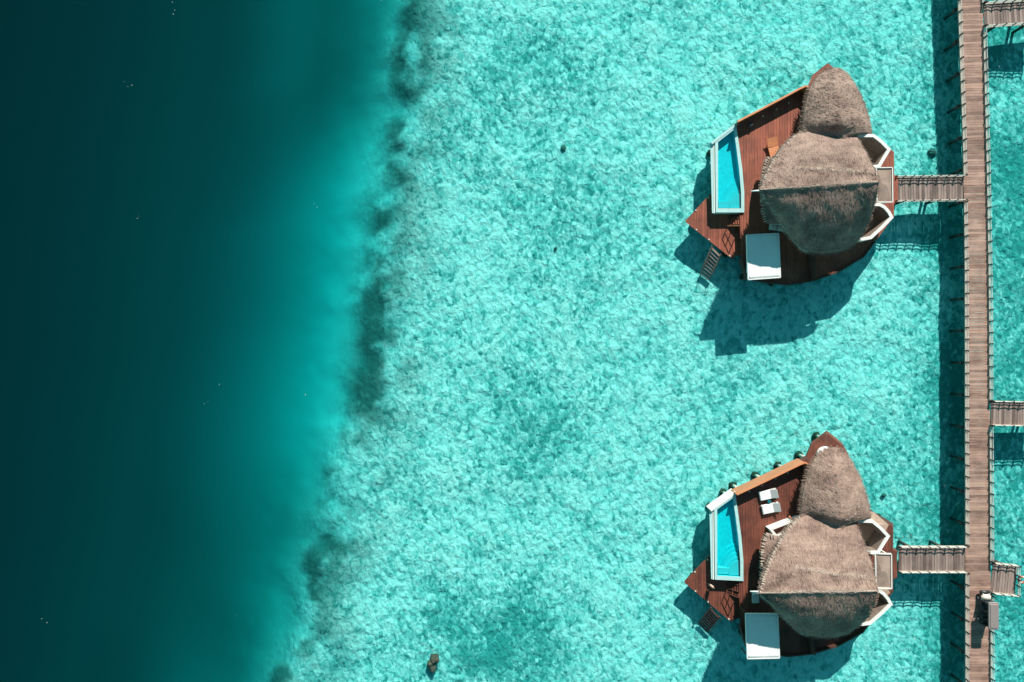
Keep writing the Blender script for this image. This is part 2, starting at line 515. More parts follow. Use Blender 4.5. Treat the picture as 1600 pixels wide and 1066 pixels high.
# the flat's texture gives way to even sand on the slope
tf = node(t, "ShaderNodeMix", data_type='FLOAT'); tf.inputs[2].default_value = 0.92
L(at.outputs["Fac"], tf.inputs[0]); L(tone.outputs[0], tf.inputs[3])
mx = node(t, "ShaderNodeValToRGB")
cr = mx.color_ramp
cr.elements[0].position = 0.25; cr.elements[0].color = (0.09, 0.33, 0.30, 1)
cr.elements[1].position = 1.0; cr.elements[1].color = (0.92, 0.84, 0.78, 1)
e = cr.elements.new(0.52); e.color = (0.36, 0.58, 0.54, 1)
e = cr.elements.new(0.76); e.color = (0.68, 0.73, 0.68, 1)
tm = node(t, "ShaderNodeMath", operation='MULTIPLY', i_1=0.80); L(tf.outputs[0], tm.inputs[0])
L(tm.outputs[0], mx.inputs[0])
mc = node(t, "ShaderNodeMix", data_type='RGBA')
mc.inputs[7].default_value = (0.03, 0.10, 0.09, 1)
cf = node(t, "ShaderNodeMath", operation='MULTIPLY', i_1=0.92, use_clamp=True)
L(ac.outputs["Fac"], cf.inputs[0])
L(cf.outputs[0], mc.inputs[0]); L(mx.outputs[0], mc.inputs[6])
L(mc.outputs[2], b.inputs["Base Color"])
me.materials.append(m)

# water: a closed body with a clear rippled face and absorbing inside
m, t, b = nt("lagoon water")
L = t.links.new
t.nodes.remove(b)
out = t.nodes["Material Output"]
tr = node(t, "ShaderNodeBsdfTransparent")
gl = node(t, "ShaderNodeBsdfGlossy", i_Roughness=0.08)
mix = node(t, "ShaderNodeMixShader")
fr = schlick(t)
g = node(t, "ShaderNodeNewGeometry")
n1 = node(t, "ShaderNodeTexNoise", i_Scale=0.9, i_Detail=5.0, i_Roughness=0.6)
L(g.outputs["Position"], n1.inputs["Vector"])
bp = node(t, "ShaderNodeBump", i_Strength=0.5, i_Distance=0.25)
L(n1.outputs[0], bp.inputs["Height"])
L(bp.outputs[0], gl.inputs["Normal"])
L(fr.outputs[0], mix.inputs[0]); L(tr.outputs[0], mix.inputs[1]); L(gl.outputs[0], mix.inputs[2])
L(mix.outputs[0], out.inputs["Surface"])
ab = node(t, "ShaderNodeVolumeAbsorption")
SIG = (0.39, 0.048, 0.0455)
dens = SIG[0]
ab.inputs["Color"].default_value = (1 - SIG[0] / dens, 1 - SIG[1] / dens, 1 - SIG[2] / dens, 1)
ab.inputs["Density"].default_value = dens
L(ab.outputs[0], out.inputs["Volume"])
water = G().box((0, 0, -30), (830, 830, 60)).build("water", m)
tag(water, kind="structure")

# ------------------------------------------------------------------ rocks and coral heads
def lump(r, seed, squash=0.7, sub=3, rough=0.35, freq=1.3):
    bm = bmesh.new()
    bmesh.ops.create_icosphere(bm, subdivisions=sub, radius=1.0)
    for v in bm.verts:
        n_ = noise.noise(v.co * freq + Vector((seed, 0, 0))) + 0.5 * noise.noise(v.co * freq * 2.6 + Vector((0, seed, 0)))
        v.co *= r * (1 + rough * n_)
        v.co.z *= squash
    g_ = G(); g_.v = [v.co.copy() for v in bm.verts]; g_.f = [[v.index for v in f.verts] for f in bm.faces]
    bm.free()
    return g_
def rock(name, px, py, z, r, seed, mat, label, cat, group=None, sc=(1, 1, 1), squash=0.7):
    o = shared(name, mesh_of(lump(r, seed, squash), name, mat, False), W(px, py, z), None, rz=seed, scale=sc)
    tag(o, label, cat, group)
    return o
rk = bpy.data.objects.new("reef_rock", None); COL.objects.link(rk); rk.location = W(677, 1036, -1.2)
tag(rk, "brown reef rock breaking the surface alone near the reef's shallow edge", "rock")
for (px, py, r, sd) in ((679, 1029, 0.55, 3.1), (673, 1037, 0.45, 5.7), (676, 1045, 0.42, 9.2)):
    o = shared("boulder", mesh_of(lump(r, sd, 0.9), "boulder", M_rock), W(px, py, -0.75), rk, rz=sd)
    o.location.z -= 0.0
HEADS = [(1457, 238, 0.40, "dark coral head beside the long shadow of the jetty, level with the first villa's porch"),
         (880, 231, 0.30, "dark coral head alone on open pale sand, well away from the villas"),
         (868, 388, 0.17, "tiny coral knob on open sand below the larger lone coral head"),
         (1381, 774, 0.24, "dark coral knob just outside the thatch of the second villa")]
for i, (px, py, r, lb) in enumerate(HEADS):
    rock("coral_head", px, py, -1.2, r, 2.3 * i + 1, M_coral, lb, "coral", "dark coral heads on the sand", sc=(1, 1.25, 1))
# white flecks added on the surface, stand-ins for sun glints
fg = G()
for i in range(110):
    px, py = rng.uniform(0, 1600), rng.uniform(0, 1066)
    if px < 560 and rng.uniform() < 0.7: continue
    k = int(rng.integers(1, 4))
    for q in range(k):
        c = W(px + rng.normal(0, 5), py + rng.normal(0, 5), 0.012)
        r = rng.uniform(0.02, 0.055)
        fg.add([c + Vector((math.cos(a) * r * rng.uniform(.7, 1.3), math.sin(a) * r * rng.uniform(.6, 1.1), 0)) for a in np.linspace(0, 2 * math.pi, 7)[:-1]] + [c + Vector((0, 0, r * 0.5))],
               [[a, (a + 1) % 6, 6] for a in range(6)])
tag(fg.build("glint_flecks", M_light), kind="stuff")

# ------------------------------------------------------------------ jetty and walkways
ZJ = 1.40
JL = [(-120, 1492.5), (0, 1496.5), (105, 1500), (210, 1504), (300, 1505.8), (420, 1507), (640, 1507.6), (800, 1508), (1200, 1508)]
JR = [(-120, 1531.5), (0, 1535.5), (80, 1538), (260, 1542.5), (400, 1545), (500, 1546.2), (640, 1546.8), (800, 1547.8), (1200, 1549)]
post_me = mesh_of(G().box((0, 0, 0.31), (0.13, 0.11, 0.62)).box((0, 0, 0.63), (0.16, 0.14, 0.04)), "post", M_post)
pile_g = G().tube([(0, 0, -2.4), (0, 0, ZJ - 0.32)], 0.17, 10)
pile_me = mesh_of(pile_g, "pile", M_under, True)

def rope_run(name, posts, parent, z, sag, r, mat):
    g_ = G(); path = []
    for k in range(len(posts) - 1):
        a, b_ = posts[k], posts[k + 1]
        for q in range(5):
            f = q / 5.0
            p = a.lerp(b_, f); path.append(Vector((p.x, p.y, z - sag * 4 * f * (1 - f))))
    path.append(Vector((posts[-1].x, posts[-1].y, z)))
    g_.tube(path, r, 5)
    return g_.build(name, mat, parent, True)

jetty = thing("jetty", W(1525, 533, 0), "long weathered plank jetty with rope rails running past both villas", "jetty")
pitch = 0.3 * PPM * H / (H - ZJ)
py = -108.0
while py < 1112:
    xl, xr = interp(py, JL), interp(py, JR)
    a, b_ = W(xl, py, ZJ), W(xr, py, ZJ)
    tang = math.atan2(interp(py + 30, JL) - interp(py - 30, JL), 60)
    jit = rng.uniform(-0.02, 0.02)
    box_part("plank", (a + b_) / 2 + Vector((jit, 0, -0.03 + rng.uniform(-0.006, 0.006))), ((b_ - a).length - 0.02, 0.277, 0.06), M_jetty, jetty, rz=tang + rng.uniform(-.002, .002))
    py += pitch
OPEN_L = [(274, 316), (851, 894)]
OPEN_R = [(6, 42), (626, 665), (877, 930)]
def inside(y, spans): return any(a < y < b_ for a, b_ in spans)
for side, EDG, opens, off in (("l", JL, OPEN_L, 0.6), ("r", JR, OPEN_R, 0.6)):
    spans = []; prev = -108
    for a, b_ in opens + [(1116, 1117)]:
        spans.append((prev, a)); prev = b_
    for a, b_ in spans:
        n_ = max(1, round((b_ - a) / 17.8))
        pp = []
        for k in range(n_ + 1):
            y = a + (b_ - a) * k / n_
            p = W(interp(y, EDG) + (off if side == "l" else -off), y, ZJ)
            pp.append(p)
            o = shared("post", post_me, p, jetty)
            o.rotation_euler = (rng.normal(0, .03), rng.normal(0, .03), 0)
        rope_run("rope", pp, jetty, ZJ + 0.57, 0.05, 0.042, M_rope)
        rope_run("rope", pp, jetty, ZJ + 0.30, 0.04, 0.042, M_rope)
        kb = G()
        for k in range(n_):
            kb.bar(pp[k] + Vector((0, 0, 0.035)), pp[k + 1] + Vector((0, 0, 0.035)), 0.14, 0.07)
        kb.build("kerb", M_kerb, jetty)
    # girder under the boards
    gb = G(); yy = list(range(-108, 1113, 60))
    for k in range(len(yy) - 1):
        s_ = 3.0 if side == "l" else -3.0
        gb.bar(W(interp(yy[k], EDG) + s_, yy[k], ZJ) - Vector((0, 0, 0.22)), W(interp(yy[k + 1], EDG) + s_, yy[k + 1], ZJ) - Vector((0, 0, 0.22)), 0.16, 0.3)
    gb.build("girder", M_under, jetty)
cap_me = mesh_of(G().box((0, 0, -0.48), (3.3, 0.26, 0.22)), "crossbeam", M_under)
for k, y in enumerate(np.arange(-89, 1100, 50.5)):
    for EDG, s_ in ((JL, 2.5), (JR, -2.5)):
        shared("pile", pile_me, W(interp(y, EDG) + s_, y, ZJ) * Vector((1, 1, 0)) if False else Vector((W(interp(y, EDG) + s_, y, ZJ).x, W(interp(y, EDG) + s_, y, ZJ).y, 0)), jetty)
    c = W((interp(y, JL) + interp(y, JR)) / 2, y, ZJ)
    shared("crossbeam", cap_me, c, jetty)

def walkway(label, x0, x1, ya, yb, tilt=0.0, end_rail=False, group="plank walkways joining the jetty"):
    """boards laid across a side walkway between photo x0 and x1; ya/yb its edges at x0"""
    zc = ZJ
    root = thing("walkway", W((x0 + x1) / 2, (ya + yb) / 2, 0), label, "walkway", group)
    Y = lambda x, y: y + tilt * (x - x0)
    ang = math.atan2(-tilt, 1)
    pit = 0.315 * PPM * H / (H - zc)
    pit = (x1 - x0) / round((x1 - x0) / pit)
    x = x0 + pit / 2
    while x < x1:
        a, b_ = W(x, Y(x, ya), zc), W(x, Y(x, yb), zc)
        box_part("plank", (a + b_) / 2 + Vector((0, rng.uniform(-.02, .02), -0.035 + rng.uniform(-.014, .014))), (0.285, (a - b_).length, 0.06), M_walk, root, rz=ang + rng.uniform(-.004, .004))
        x += pit
    n_ = max(2, round((x1 - x0) / 14.2))
    for y, s_ in ((ya, 1), (yb, -1)):
        pp = []
        for k in range(n_ + 1):
            xx = x0 + (x1 - x0) * k / n_
            p = W(xx, Y(xx, y), zc); pp.append(p)
            o = shared("post", post_me, p, root)
            o.rotation_euler = (rng.normal(0, .03), rng.normal(0, .03), 0)
        rope_run("rope", pp, root, zc + 0.58, 0.10, 0.05, M_rope)
        rope_run("rope", pp, root, zc + 0.32, 0.08, 0.045, M_rope)
        kb = G()
        for k in range(n_):
            kb.bar(pp[k] + Vector((0, 0, 0.05)), pp[k + 1] + Vector((0, 0, 0.05)), 0.14, 0.09)
        kb.build("kerb", M_kerb, root)
        gb = G().bar(W(x0, Y(x0, y), zc) + Vector((0, -s_ * 0.25, -0.22)), W(x1, Y(x1, y), zc) + Vector((0, -s_ * 0.25, -0.22)), 0.16, 0.3)
        gb.build("girder", M_under, root)
        for xx in np.arange(x0 + 22, x1 - 4, 50):
            p = W(xx, Y(xx, y), zc)
            shared("pile", pile_me, (p.x, p.y - s_ * 0.25, 0), root)
    if end_rail:
        a, b_ = W(x1, Y(x1, ya), zc), W(x1, Y(x1, yb), zc)
        pp = [a.lerp(b_, k / 3) for k in range(4)]
        for p in pp[1:3]: shared("post", post_me, p, root)
        rope_run("rope", pp, root, zc + 0.58, 0.06, 0.05, M_rope)
        rope_run("rope", pp, root, zc + 0.32, 0.05, 0.045, M_rope)
    return root
walkway("grey plank walkway from the jetty to the villa with the terracotta chair", 1397, 1505, 277, 315, -0.012)
walkway("grey plank walkway from the jetty to the villa with white loungers", 1404, 1507.5, 853.5, 893, 0.0)
walkway("grey walkway branching off the jetty's far side, opposite and above the first villa", 1537.5, 1640, 6.5, 43, -0.07)
walkway("grey walkway branching off the jetty's far side midway between the two villas", 1548, 1640, 627, 664, 0.02)
walkway("short railed lookout platform on the jetty's far side beside the life ring", 1549.5, 1588, 879, 926, 0.10, end_rail=True)

# life ring hung on a post outside the lookout platform
lr = thing("life_ring", W(1594, 907, ZJ), "orange and white life ring hanging from the lookout platform's outer rail", "life ring")
rg = bmesh.new()
g_ = G(); R0, r0 = 0.32, 0.13; N1, N2 = 24, 8
vv = []
for i in range(N1):
    a = 2 * math.pi * i / N1
    for j in range(N2):
        q = 2 * math.pi * j / N2
        vv.append(Vector(((R0 + r0 * math.cos(q)) * math.cos(a), r0 * math.sin(q), (R0 + r0 * math.cos(q)) * math.sin(a))))
tilt_m = Matrix.Rotation(math.radians(78), 3, 'Z') @ Matrix.Rotation(math.radians(68), 3, 'X')
c0 = W(1597, 906, ZJ + 0.45)
vv = [c0 + tilt_m @ v for v in vv]
ff = [[i * N2 + j, ((i + 1) % N1) * N2 + j, ((i + 1) % N1) * N2 + (j + 1) % N2, i * N2 + (j + 1) % N2] for i in range(N1) for j in range(N2)]
mk("ring", vv, ff, None, lr, True, mats=[M_ring, M_white], fmat=[1 if (k // N2) % 6 == 0 else 0 for k in range(len(ff))])
G().box(W(1591.5, 906, ZJ + 0.4), (0.10, 0.10, 0.9)).build("bracket", M_post, lr)

# ------------------------------------------------------------------ villas
def make_villa(idx):
    if idx == 0:
        def V(px, py, z): return W(px, py, z)
    else:
        def V(px, py, z):            # the second villa stands 42 m further along, turned a little
            p = W(px, py, z)
            xg = 800 + p.x * PPM
            o_ = 561.0 + 0.050 * (xg - 1140)
            return Vector((p.x - 0.10, p.y - o_ / PPM, z))
    V2 = lambda px, py, z: (V(px, py, z).x, V(px, py, z).y)
    poly = lambda pts, z: [V(x, y, z) for x, y in pts]
    wd = M_deck[idx]; th = M_thatch[idx]
    ZD, ZLOW = 1.80, 0.90
    root = thing("overwater_villa", V(1260, 300, 0),
                 ["thatched boat shaped villa on stilts with a reddish deck and a terracotta chair",
                  "thatched boat shaped villa on stilts with a dark deck and two white loungers"][idx], "villa",
                 "thatched villas standing in the lagoon")
    # ---- main deck: boards run fore and aft, each a plank
    top = [(1149, 195), (1262, 137), (1275, 150), (1340, 206), (1397, 237)]
    bot = [(1149, 197), (1155, 232), (1156.9, 262), (1157.2, 400), (1166, 434), (1195, 441), (1232, 445), (1270, 439), (1310, 425), (1350, 401), (1368, 377), (1397, 338)]
    dk = G()
    outline = [(x, interp(x, top)) for x in (1149, 1262, 1275, 1340, 1397)] + [p for p in reversed(bot)][:-1]
    dk.prism([V(x, y, 1.0) for x, y in outline], [V(x, y, ZD - 0.064) for x, y in outline])
    deck = dk.build("deck", M_hull, root)
    pit = 4.3
    x = 1149.0
    while x < 1397:
        xa, xb = x + 0.17, min(x + pit - 0.17, 1397)
        ps = [(xa, interp(xa, bot)), (xb, interp(xb, bot)), (xb, interp(xb, top)), (xa, interp(xa, top))]
        dz = rng.uniform(-0.005, 0.005)
        G().prism([V(a, q, ZD - 0.06) for a, q in ps], [V(a, q, ZD + dz) for a, q in ps]).build("plank", wd, deck)
        x += pit
    # landing at the walkway
    G().prism(poly([(1386, 268), (1403, 276), (1403, 316), (1386, 324)], ZD - 0.45), poly([(1386, 268), (1403, 276), (1403, 316), (1386, 324)], ZD - 0.02)).build("landing", wd, root)
    # ---- bow deck at the far end, two leaves meeting on a centre seam
    for pts in ([(1256, 149), (1269, 118), (1293, 98.5), (1293, 185), (1262, 185)], [(1293.1, 98.5), (1317, 117), (1326, 132), (1334, 185), (1293.1, 185)]):
        G().prism(poly(pts, 0.8), poly(pts, 1.42)).build("bow_deck", wd, root)
    # ---- lower swim deck, boards as planks
    ltop = [(1071, 345), (1107, 306), (1116, 297), (1166, 297)]
    lbot = [(1071, 347), (1143, 404), (1150, 400), (1166, 396)]
    lo = [(1071, 346), (1107, 306), (1116, 297), (1166, 297), (1166, 396), (1150, 400), (1143, 404)]
    swim = G().prism(poly(lo, 0.55), poly(lo, ZLOW - 0.064)).build("swim_deck", M_hull, root)
    x = 1071.0
    while x < 1166:
        xa, xb = x + 0.16, x + 4.15
        ps = [(xa, interp(xa, lbot)), (xb, interp(xb, lbot)), (xb, interp(xb, ltop)), (xa, interp(xa, ltop))]
        dz = rng.uniform(-0.005, 0.005)
        G().prism([V(a, q, ZLOW - 0.06) for a, q in ps], [V(a, q, ZLOW + dz) for a, q in ps]).build("plank", wd, swim)
        x += 4.32
    for lx, ly in ((1106.5, 309), (1087, 329), (1088, 359), (1107.5, 374.5), (1140, 400)):
        p = V(lx, ly, ZLOW)
        shared("deck_light", lamp_me, p, root)
    # ---- stairs between the decks, with a handrail on the seaward side
    stair = G().bar(V(1138, 341, 1.05), V(1156, 341, 1.7), 0.08, 0.2).bar(V(1138, 351, 1.05), V(1156, 351, 1.7), 0.08, 0.2).build("stair", M_hull, root)
    for k in range(5):
        xx = 1139.5 + k * 3.6
        a, c = V(xx - 1.2, 338 - 0, 1.0 + 0.16 * k), V(xx + 1.2, 352, 1.0 + 0.16 * k)
        G().box((a + c) / 2, (abs(c.x - a.x), abs(c.y - a.y), 0.05)).build("tread", wd, stair)
    hr = G()
    for xx, zz in ((1137, ZLOW), (1146, 1.35), (1156, ZD)):
        hr.bar(V(xx, 353, zz), V(xx, 353, zz + 0.95), 0.07)
    hr.bar(V(1137, 353, ZLOW + 0.95), V(1156, 353, ZD + 0.95), 0.07)
    hr.bar(V(1137, 353, ZLOW + 0.5), V(1156, 353, ZD + 0.5), 0.06)
    hr.build("handrail", M_orange if idx == 0 else wd, root)
    # ---- steps down into the water
    top_a, top_b = V(1112.5, 384, ZLOW - 0.05), V(1126, 397.5, ZLOW - 0.05)
    bot_a, bot_b = V(1094, 428, -0.75), V(1107, 438, -0.75)
    if idx == 1:
        bot_a, bot_b = V(1093, 421, -0.75), V(1105, 433, -0.75)
    lad = G().bar(top_a, bot_a, 0.12, 0.22).bar(top_b, bot_b, 0.12, 0.22).build("water_steps", M_walk if idx == 0 else M_hull, root)
    for k in range(9):
        f = (k + 0.6) / 9.0
        a, c = top_a.lerp(bot_a, f), top_b.lerp(bot_b, f)
        q = math.atan2((c - a).y, (c - a).x)
        G().box((a + c) / 2, ((c - a).length, 0.20, 0.05), rz=q).build("tread", M_walk if idx == 0 else M_hull, lad)
    for (a, b_) in ((top_a, bot_a), (top_b, bot_b)):
        rl = G()
        hh = Vector((0, 0, 0.75))
        rl.tube([a, a + hh, a.lerp(b_, 0.8) + hh * 0.9, a.lerp(b_, 0.8)], 0.03, 6)
        rl.build("grab_rail", M_under, lad)
    # ---- pool
    pool = bpy.data.objects.new("pool", None); COL.objects.link(pool); pool.parent = root
    pool.location = V(1140, 280, 1.0) - origin(root)
    ZP, ZF = 2.0, 1.22
    outer = [(1117.5, 218), (1150, 193), (1155, 228), (1160, 265), (1163, 300), (1163, 332), (1118.5, 332)]
    inner = [(1122, 222), (1146.5, 203), (1150.5, 230), (1155, 265), (1158, 300), (1158.2, 325.5), (1122, 325.5)]
    n_ = len(outer)
    g_ = G()
    vo = poly(outer, ZP); vi = poly(inner, ZP)
    lowp = lambda vs_, z: [Vector((v.x, v.y, z)) for v in vs_]
    vl = lowp(vo, 0.35); vf = lowp(vi, ZF)
    g_.add(vo + vi + vl + vf, [[i, (i + 1) % n_, n_ + (i + 1) % n_, n_ + i] for i in range(n_)] + [[i, (i + 1) % n_, 2 * n_ + (i + 1) % n_, 2 * n_ + i] for i in range(n_)])
    g_.build("coping", M_cope, pool)
    g2 = G().add(vi + vf, [[i, (i + 1) % n_, n_ + (i + 1) % n_, n_ + i] for i in range(n_)] + [[n_ + i for i in range(n_)]])
    # wall faces 4 mm inside the coping's edge
    g2.v = [v for v in g2.v]
    g2.build("basin", M_tile, pool)
    cen = Vector((sum(v.x for v in vi) / n_, sum(v.y for v in vi) / n_, 0))
    ws = [Vector((v.x + (cen.x - v.x) * 0.002, v.y + (cen.y - v.y) * 0.002, ZP - 0.06)) for v in vi]
    mk("pool_water", ws, [list(range(n_))], M_poolw, pool)
    # curved entry steps in the corner
    for k, (r, zt) in enumerate(((38, 1.32), (33, 1.42), (28, 1.53), (23, 1.64), (18.5, 1.76))):
        pts = [(1157.6, 325.0)] + [(1157.6 - r * math.cos(a) * 0.95, 325.0 - r * math.sin(a) * 1.25) for a in np.linspace(0, math.pi / 2, 11)]
        pts = [(max(x_, 1122.5), y_) for x_, y_ in pts]
        if k == 0: pts = [(min(x_, 1157.0), y_) for x_, y_ in pts]
        G().prism(poly(pts, ZF + 0.002), poly(pts, zt)).build("step", (M_tile, M_tile2, M_tile3, M_tile4, M_step)[k], pool)
    bp_ = [(1122.6, 315), (1141, 315), (1141, 324.8), (1122.6, 324.8)]
    G().prism(poly(bp_, ZF + 0.003), poly(bp_, 1.70)).build("bench", M_step, pool)
    ov = [(1109.8, 224), (1114.6, 220.5), (1114.9, 333), (1112.6, 333)]
    G().prism(poly(ov, 0.4), poly(ov, 1.78)).build("overflow_wall", M_cope, pool)
    ov = [(1114.8, 220.3), (1116.6, 219), (1117.2, 333), (1115.1, 333)]
    G().prism(poly(ov, 0.42), poly(ov, 1.84)).build("gutter_rim", M_white, pool)
    # white end wall outside the pool
    ew = [V2(1110, 223, 1.9), V2(1117.5, 217, 1.9), V2(1150, 192.5, 1.9)]
    G().wall(ew, 0.30, 0.5, 2.05).build("end_wall", M_white if idx else M_cope, pool)
    # ---- privacy wall along the windward side
    rim = [(1152.5, 190), (1190, 170.5), (1225, 152), (1250, 138.5), (1259, 134.5), (1264, 137.5), (1265.5, 147), (1263, 160)]
    line = [V2(x_, y_, 3.0) for x_, y_ in rim]
    hw = G().wall(line, 0.10, 1.0, 3.0, flare=0.10).build("privacy_wall", M_orange, root)
    cp = G()
    pts3 = [Vector((a, c, 3.03)) for a, c in line]
    for a, c in zip(pts3[:-1], pts3[1:]):
        cp.bar(a, c, 0.20, 0.06)
    cp.build("handrail", M_teak, hw)
    for x_, y_ in ((1172, 192), (1192, 181), (1213, 170), (1232, 160)):
        shared("deck_light", lamp_me, V(x_, y_ + 1, ZD + 0.02), root)
    # ---- low bulwark round the lee side
    bl = [V2(x_, y_, 2.2) for x_, y_ in ((1368, 378), (1350, 402), (1310, 426), (1270, 440), (1232, 446), (1195, 442), (1167, 435), (1158, 404))]
    G().wall(bl, 0.16, 0.9, 2.25, flare=-0.12).build("bulwark", M_hull, root)
    # ---- dividing screen between terrace and garden side
    G().wall([V2(1270, 395, 3.2), V2(1276, 434, 3.2)], 0.12, ZD, 3.2).build("screen_wall", M_hull, root)
    # ---- cabin walls under the thatch
    cab = [(1215, 262), (1262, 222), (1326, 228), (1352, 268), (1356, 298), (1338, 352), (1282, 368), (1240, 352), (1215, 325)]
    cabin = G().wall([V2(x_, y_, 4) for x_, y_ in cab], 0.2, ZD, 4.9).build("cabin_wall", M_white, root)
    G().wall([V2(1214, 322, 4), V2(1214, 264, 4)], 0.08, ZD, 4.6).build("glass_front", M_glass, cabin)
    fr_ = G()
    for y_ in (264, 279, 294, 308, 322):
        p = V(1213.6, y_, 3.2); fr_.box((p.x - 0.03, p.y, 3.2), (0.12, 0.1, 2.8))
    fr_.build("window_frame", M_orange, cabin)
    cab2 = [(1262, 200), (1272, 150), (1300, 128), (1325, 140), (1345, 190)]
    G().wall([V2(x_, y_, 3) for x_, y_ in cab2], 0.2, 1.42, 3.4).build("cabin_wall", M_white, root)
    # ---- thatched roofs
    Nl = [(1188, 297), (1193, 278), (1205, 254), (1222, 229), (1240, 213), (1255, 207), (1290, 204), (1330, 209), (1338, 212), (1352, 236), (1365, 261), (1373.5, 284)]
    Sl = [(1188, 298), (1192, 307), (1207, 328), (1228, 361), (1250, 388), (1262, 394), (1285, 396.5), (1305, 395), (1328, 388), (1345, 372), (1360, 342), (1370, 308), (1373.5, 286)]
    U, Vn = 72, 22
    us = [1188 + (1373.5 - 1188) * (0.5 - 0.5 * math.cos(math.pi * k / U)) * 0.6 + (1373.5 - 1188) * 0.4 * k / U for k in range(U + 1)]
    def roofB(xx, v):
        tt = (xx - 1188) / 185.5
        f = max(0, (0.42 - tt) / 0.42) ** 1.7 if tt < 0.42 else max(0, (tt - 0.80) / 0.20) ** 1.5
        zr = 8.65
        ze = 4.45 + (zr - 0.12 - 4.45) * f
        R = 296.7 - 12.3 * tt
        e = interp(xx, Nl) if v < 0 else interp(xx, Sl)
        q = R + abs(v) * (e - R)
        z = ze + (zr - ze) * (1 - 0.50 * abs(v) - 0.50 * abs(v) ** 2.6)
        if v < 0:                      # a laid-over course of thatch part way up
            z += 0.22 * math.exp(-((q - 266 - 0.06 * (xx - 1280)) / 2.2) ** 2) * max(0, min(1, (xx - 1225) / 40)) * (0.5 + noise.noise(Vector((xx * 0.08, idx * 9, 0))))
        z += 0.10 * math.exp(-(v / 0.05) ** 2)
        wx = noise.noise(Vector((xx * 0.07 + 31 * idx, q * 0.07, 1.5))) * 0.07 + noise.noise(Vector((xx * 0.25, q * 0.25 + 17 * idx, 4.5))) * 0.025
        edge_j = (abs(v) ** 8) * 1.1 * noise.noise(Vector((xx * 0.35 + idx * 5, v * 3, 7)))
        return V(xx, q + (edge_j if abs(v) > 0.7 else 0), z + wx * (1 - 0.5 * abs(v) ** 4))
    vs_ = [-1 + 2 * k / (2 * Vn) for k in range(2 * Vn + 1)]
    vv = [roofB(xx, v) for xx in us for v in vs_]
    nv = len(vs_)
    ff = [[i * nv + j, i * nv + j + 1, (i + 1) * nv + j + 1, (i + 1) * nv + j] for i in range(U) for j in range(nv - 1)]
    main = mk("main_roof", vv, ff, th, root, True)
    for o_ in (main,):
        flip_up(o_)
        md = o_.modifiers.new("thick", 'SOLIDIFY'); md.thickness = 0.32; md.offset = -1
    ALt = [(106, 1303), (110, 1291), (116, 1281), (124, 1274), (134, 1267), (146, 1262), (165, 1257), (185, 1253.5), (205, 1251), (235, 1252)]
    ARt = [(106, 1308), (110, 1318), (116, 1325), (124, 1331), (134, 1337), (150, 1346), (168, 1353), (185, 1358.5), (205, 1362), (210, 1362.5), (212, 1338), (235, 1334)]
    ARd = [(106, 1306), (130, 1309), (160, 1314), (203, 1318), (235, 1320)]
    ysA = [106 + 129 * (k / 50) ** 1.15 for k in range(51)]
    def roofA(yy, v):
        s_ = min(1, (yy - 106) / 80.0)
        ze = 3.3 + 0.7 * s_
        zr = ze + 2.3 * (1 - (1 - s_) ** 2.0)
        if yy > 195: zr -= 0.7 * ((yy - 195) / 11.0) ** 1.3 if yy < 206 else 0.7 + 0.02 * (yy - 206)
        R = interp(yy, ARd)
        e = interp(yy, ALt) if v < 0 else interp(yy, ARt)
        xx = R + abs(v) * (e - R)
        z = ze + (zr - ze) * (1 - 0.6 * abs(v) - 0.4 * abs(v) ** 2.6)
        wx = noise.noise(Vector((xx * 0.07 + 3 * idx, yy * 0.07, 9.5))) * 0.07 + noise.noise(Vector((xx * 0.25, yy * 0.25, 2.5))) * 0.03
        return V(xx, yy, z + wx * (1 - 0.5 * abs(v) ** 4))
    vv = [roofA(yy, v) for yy in ysA for v in vs_]
    ff = [[i * nv + j, i * nv + j + 1, (i + 1) * nv + j + 1, (i + 1) * nv + j] for i in range(50) for j in range(nv - 1)]
    bow = mk("bow_roof", vv, ff, th, root, True)
    flip_up(bow)
    md = bow.modifiers.new("thick", 'SOLIDIFY'); md.thickness = 0.30; md.offset = -1
    # lower skirt of thatch under the seaward prow
    vv = []
    for k in range(25):
        yy = 246 + 104 * k / 24
        for j in range(9):
            xx = 1190 + 46 * j / 8 + 8 * abs((k - 12) / 12) ** 4
            z = 3.7 + 1.0 * (j / 8) - 0.35 * abs((k - 12) / 12) ** 2
            vv.append(V(xx, yy, z + 0.06 * noise.noise(Vector((xx * .3, yy * .3, 5)))))
    ff = [[i * 9 + j, i * 9 + j + 1, (i + 1) * 9 + j + 1, (i + 1) * 9 + j] for i in range(24) for j in range(8)]
    sk = mk("skirt_roof", vv, ff, th, root, True)
    flip_up(sk)
    md = sk.modifiers.new("thick", 'SOLIDIFY'); md.thickness = 0.25; md.offset = -1
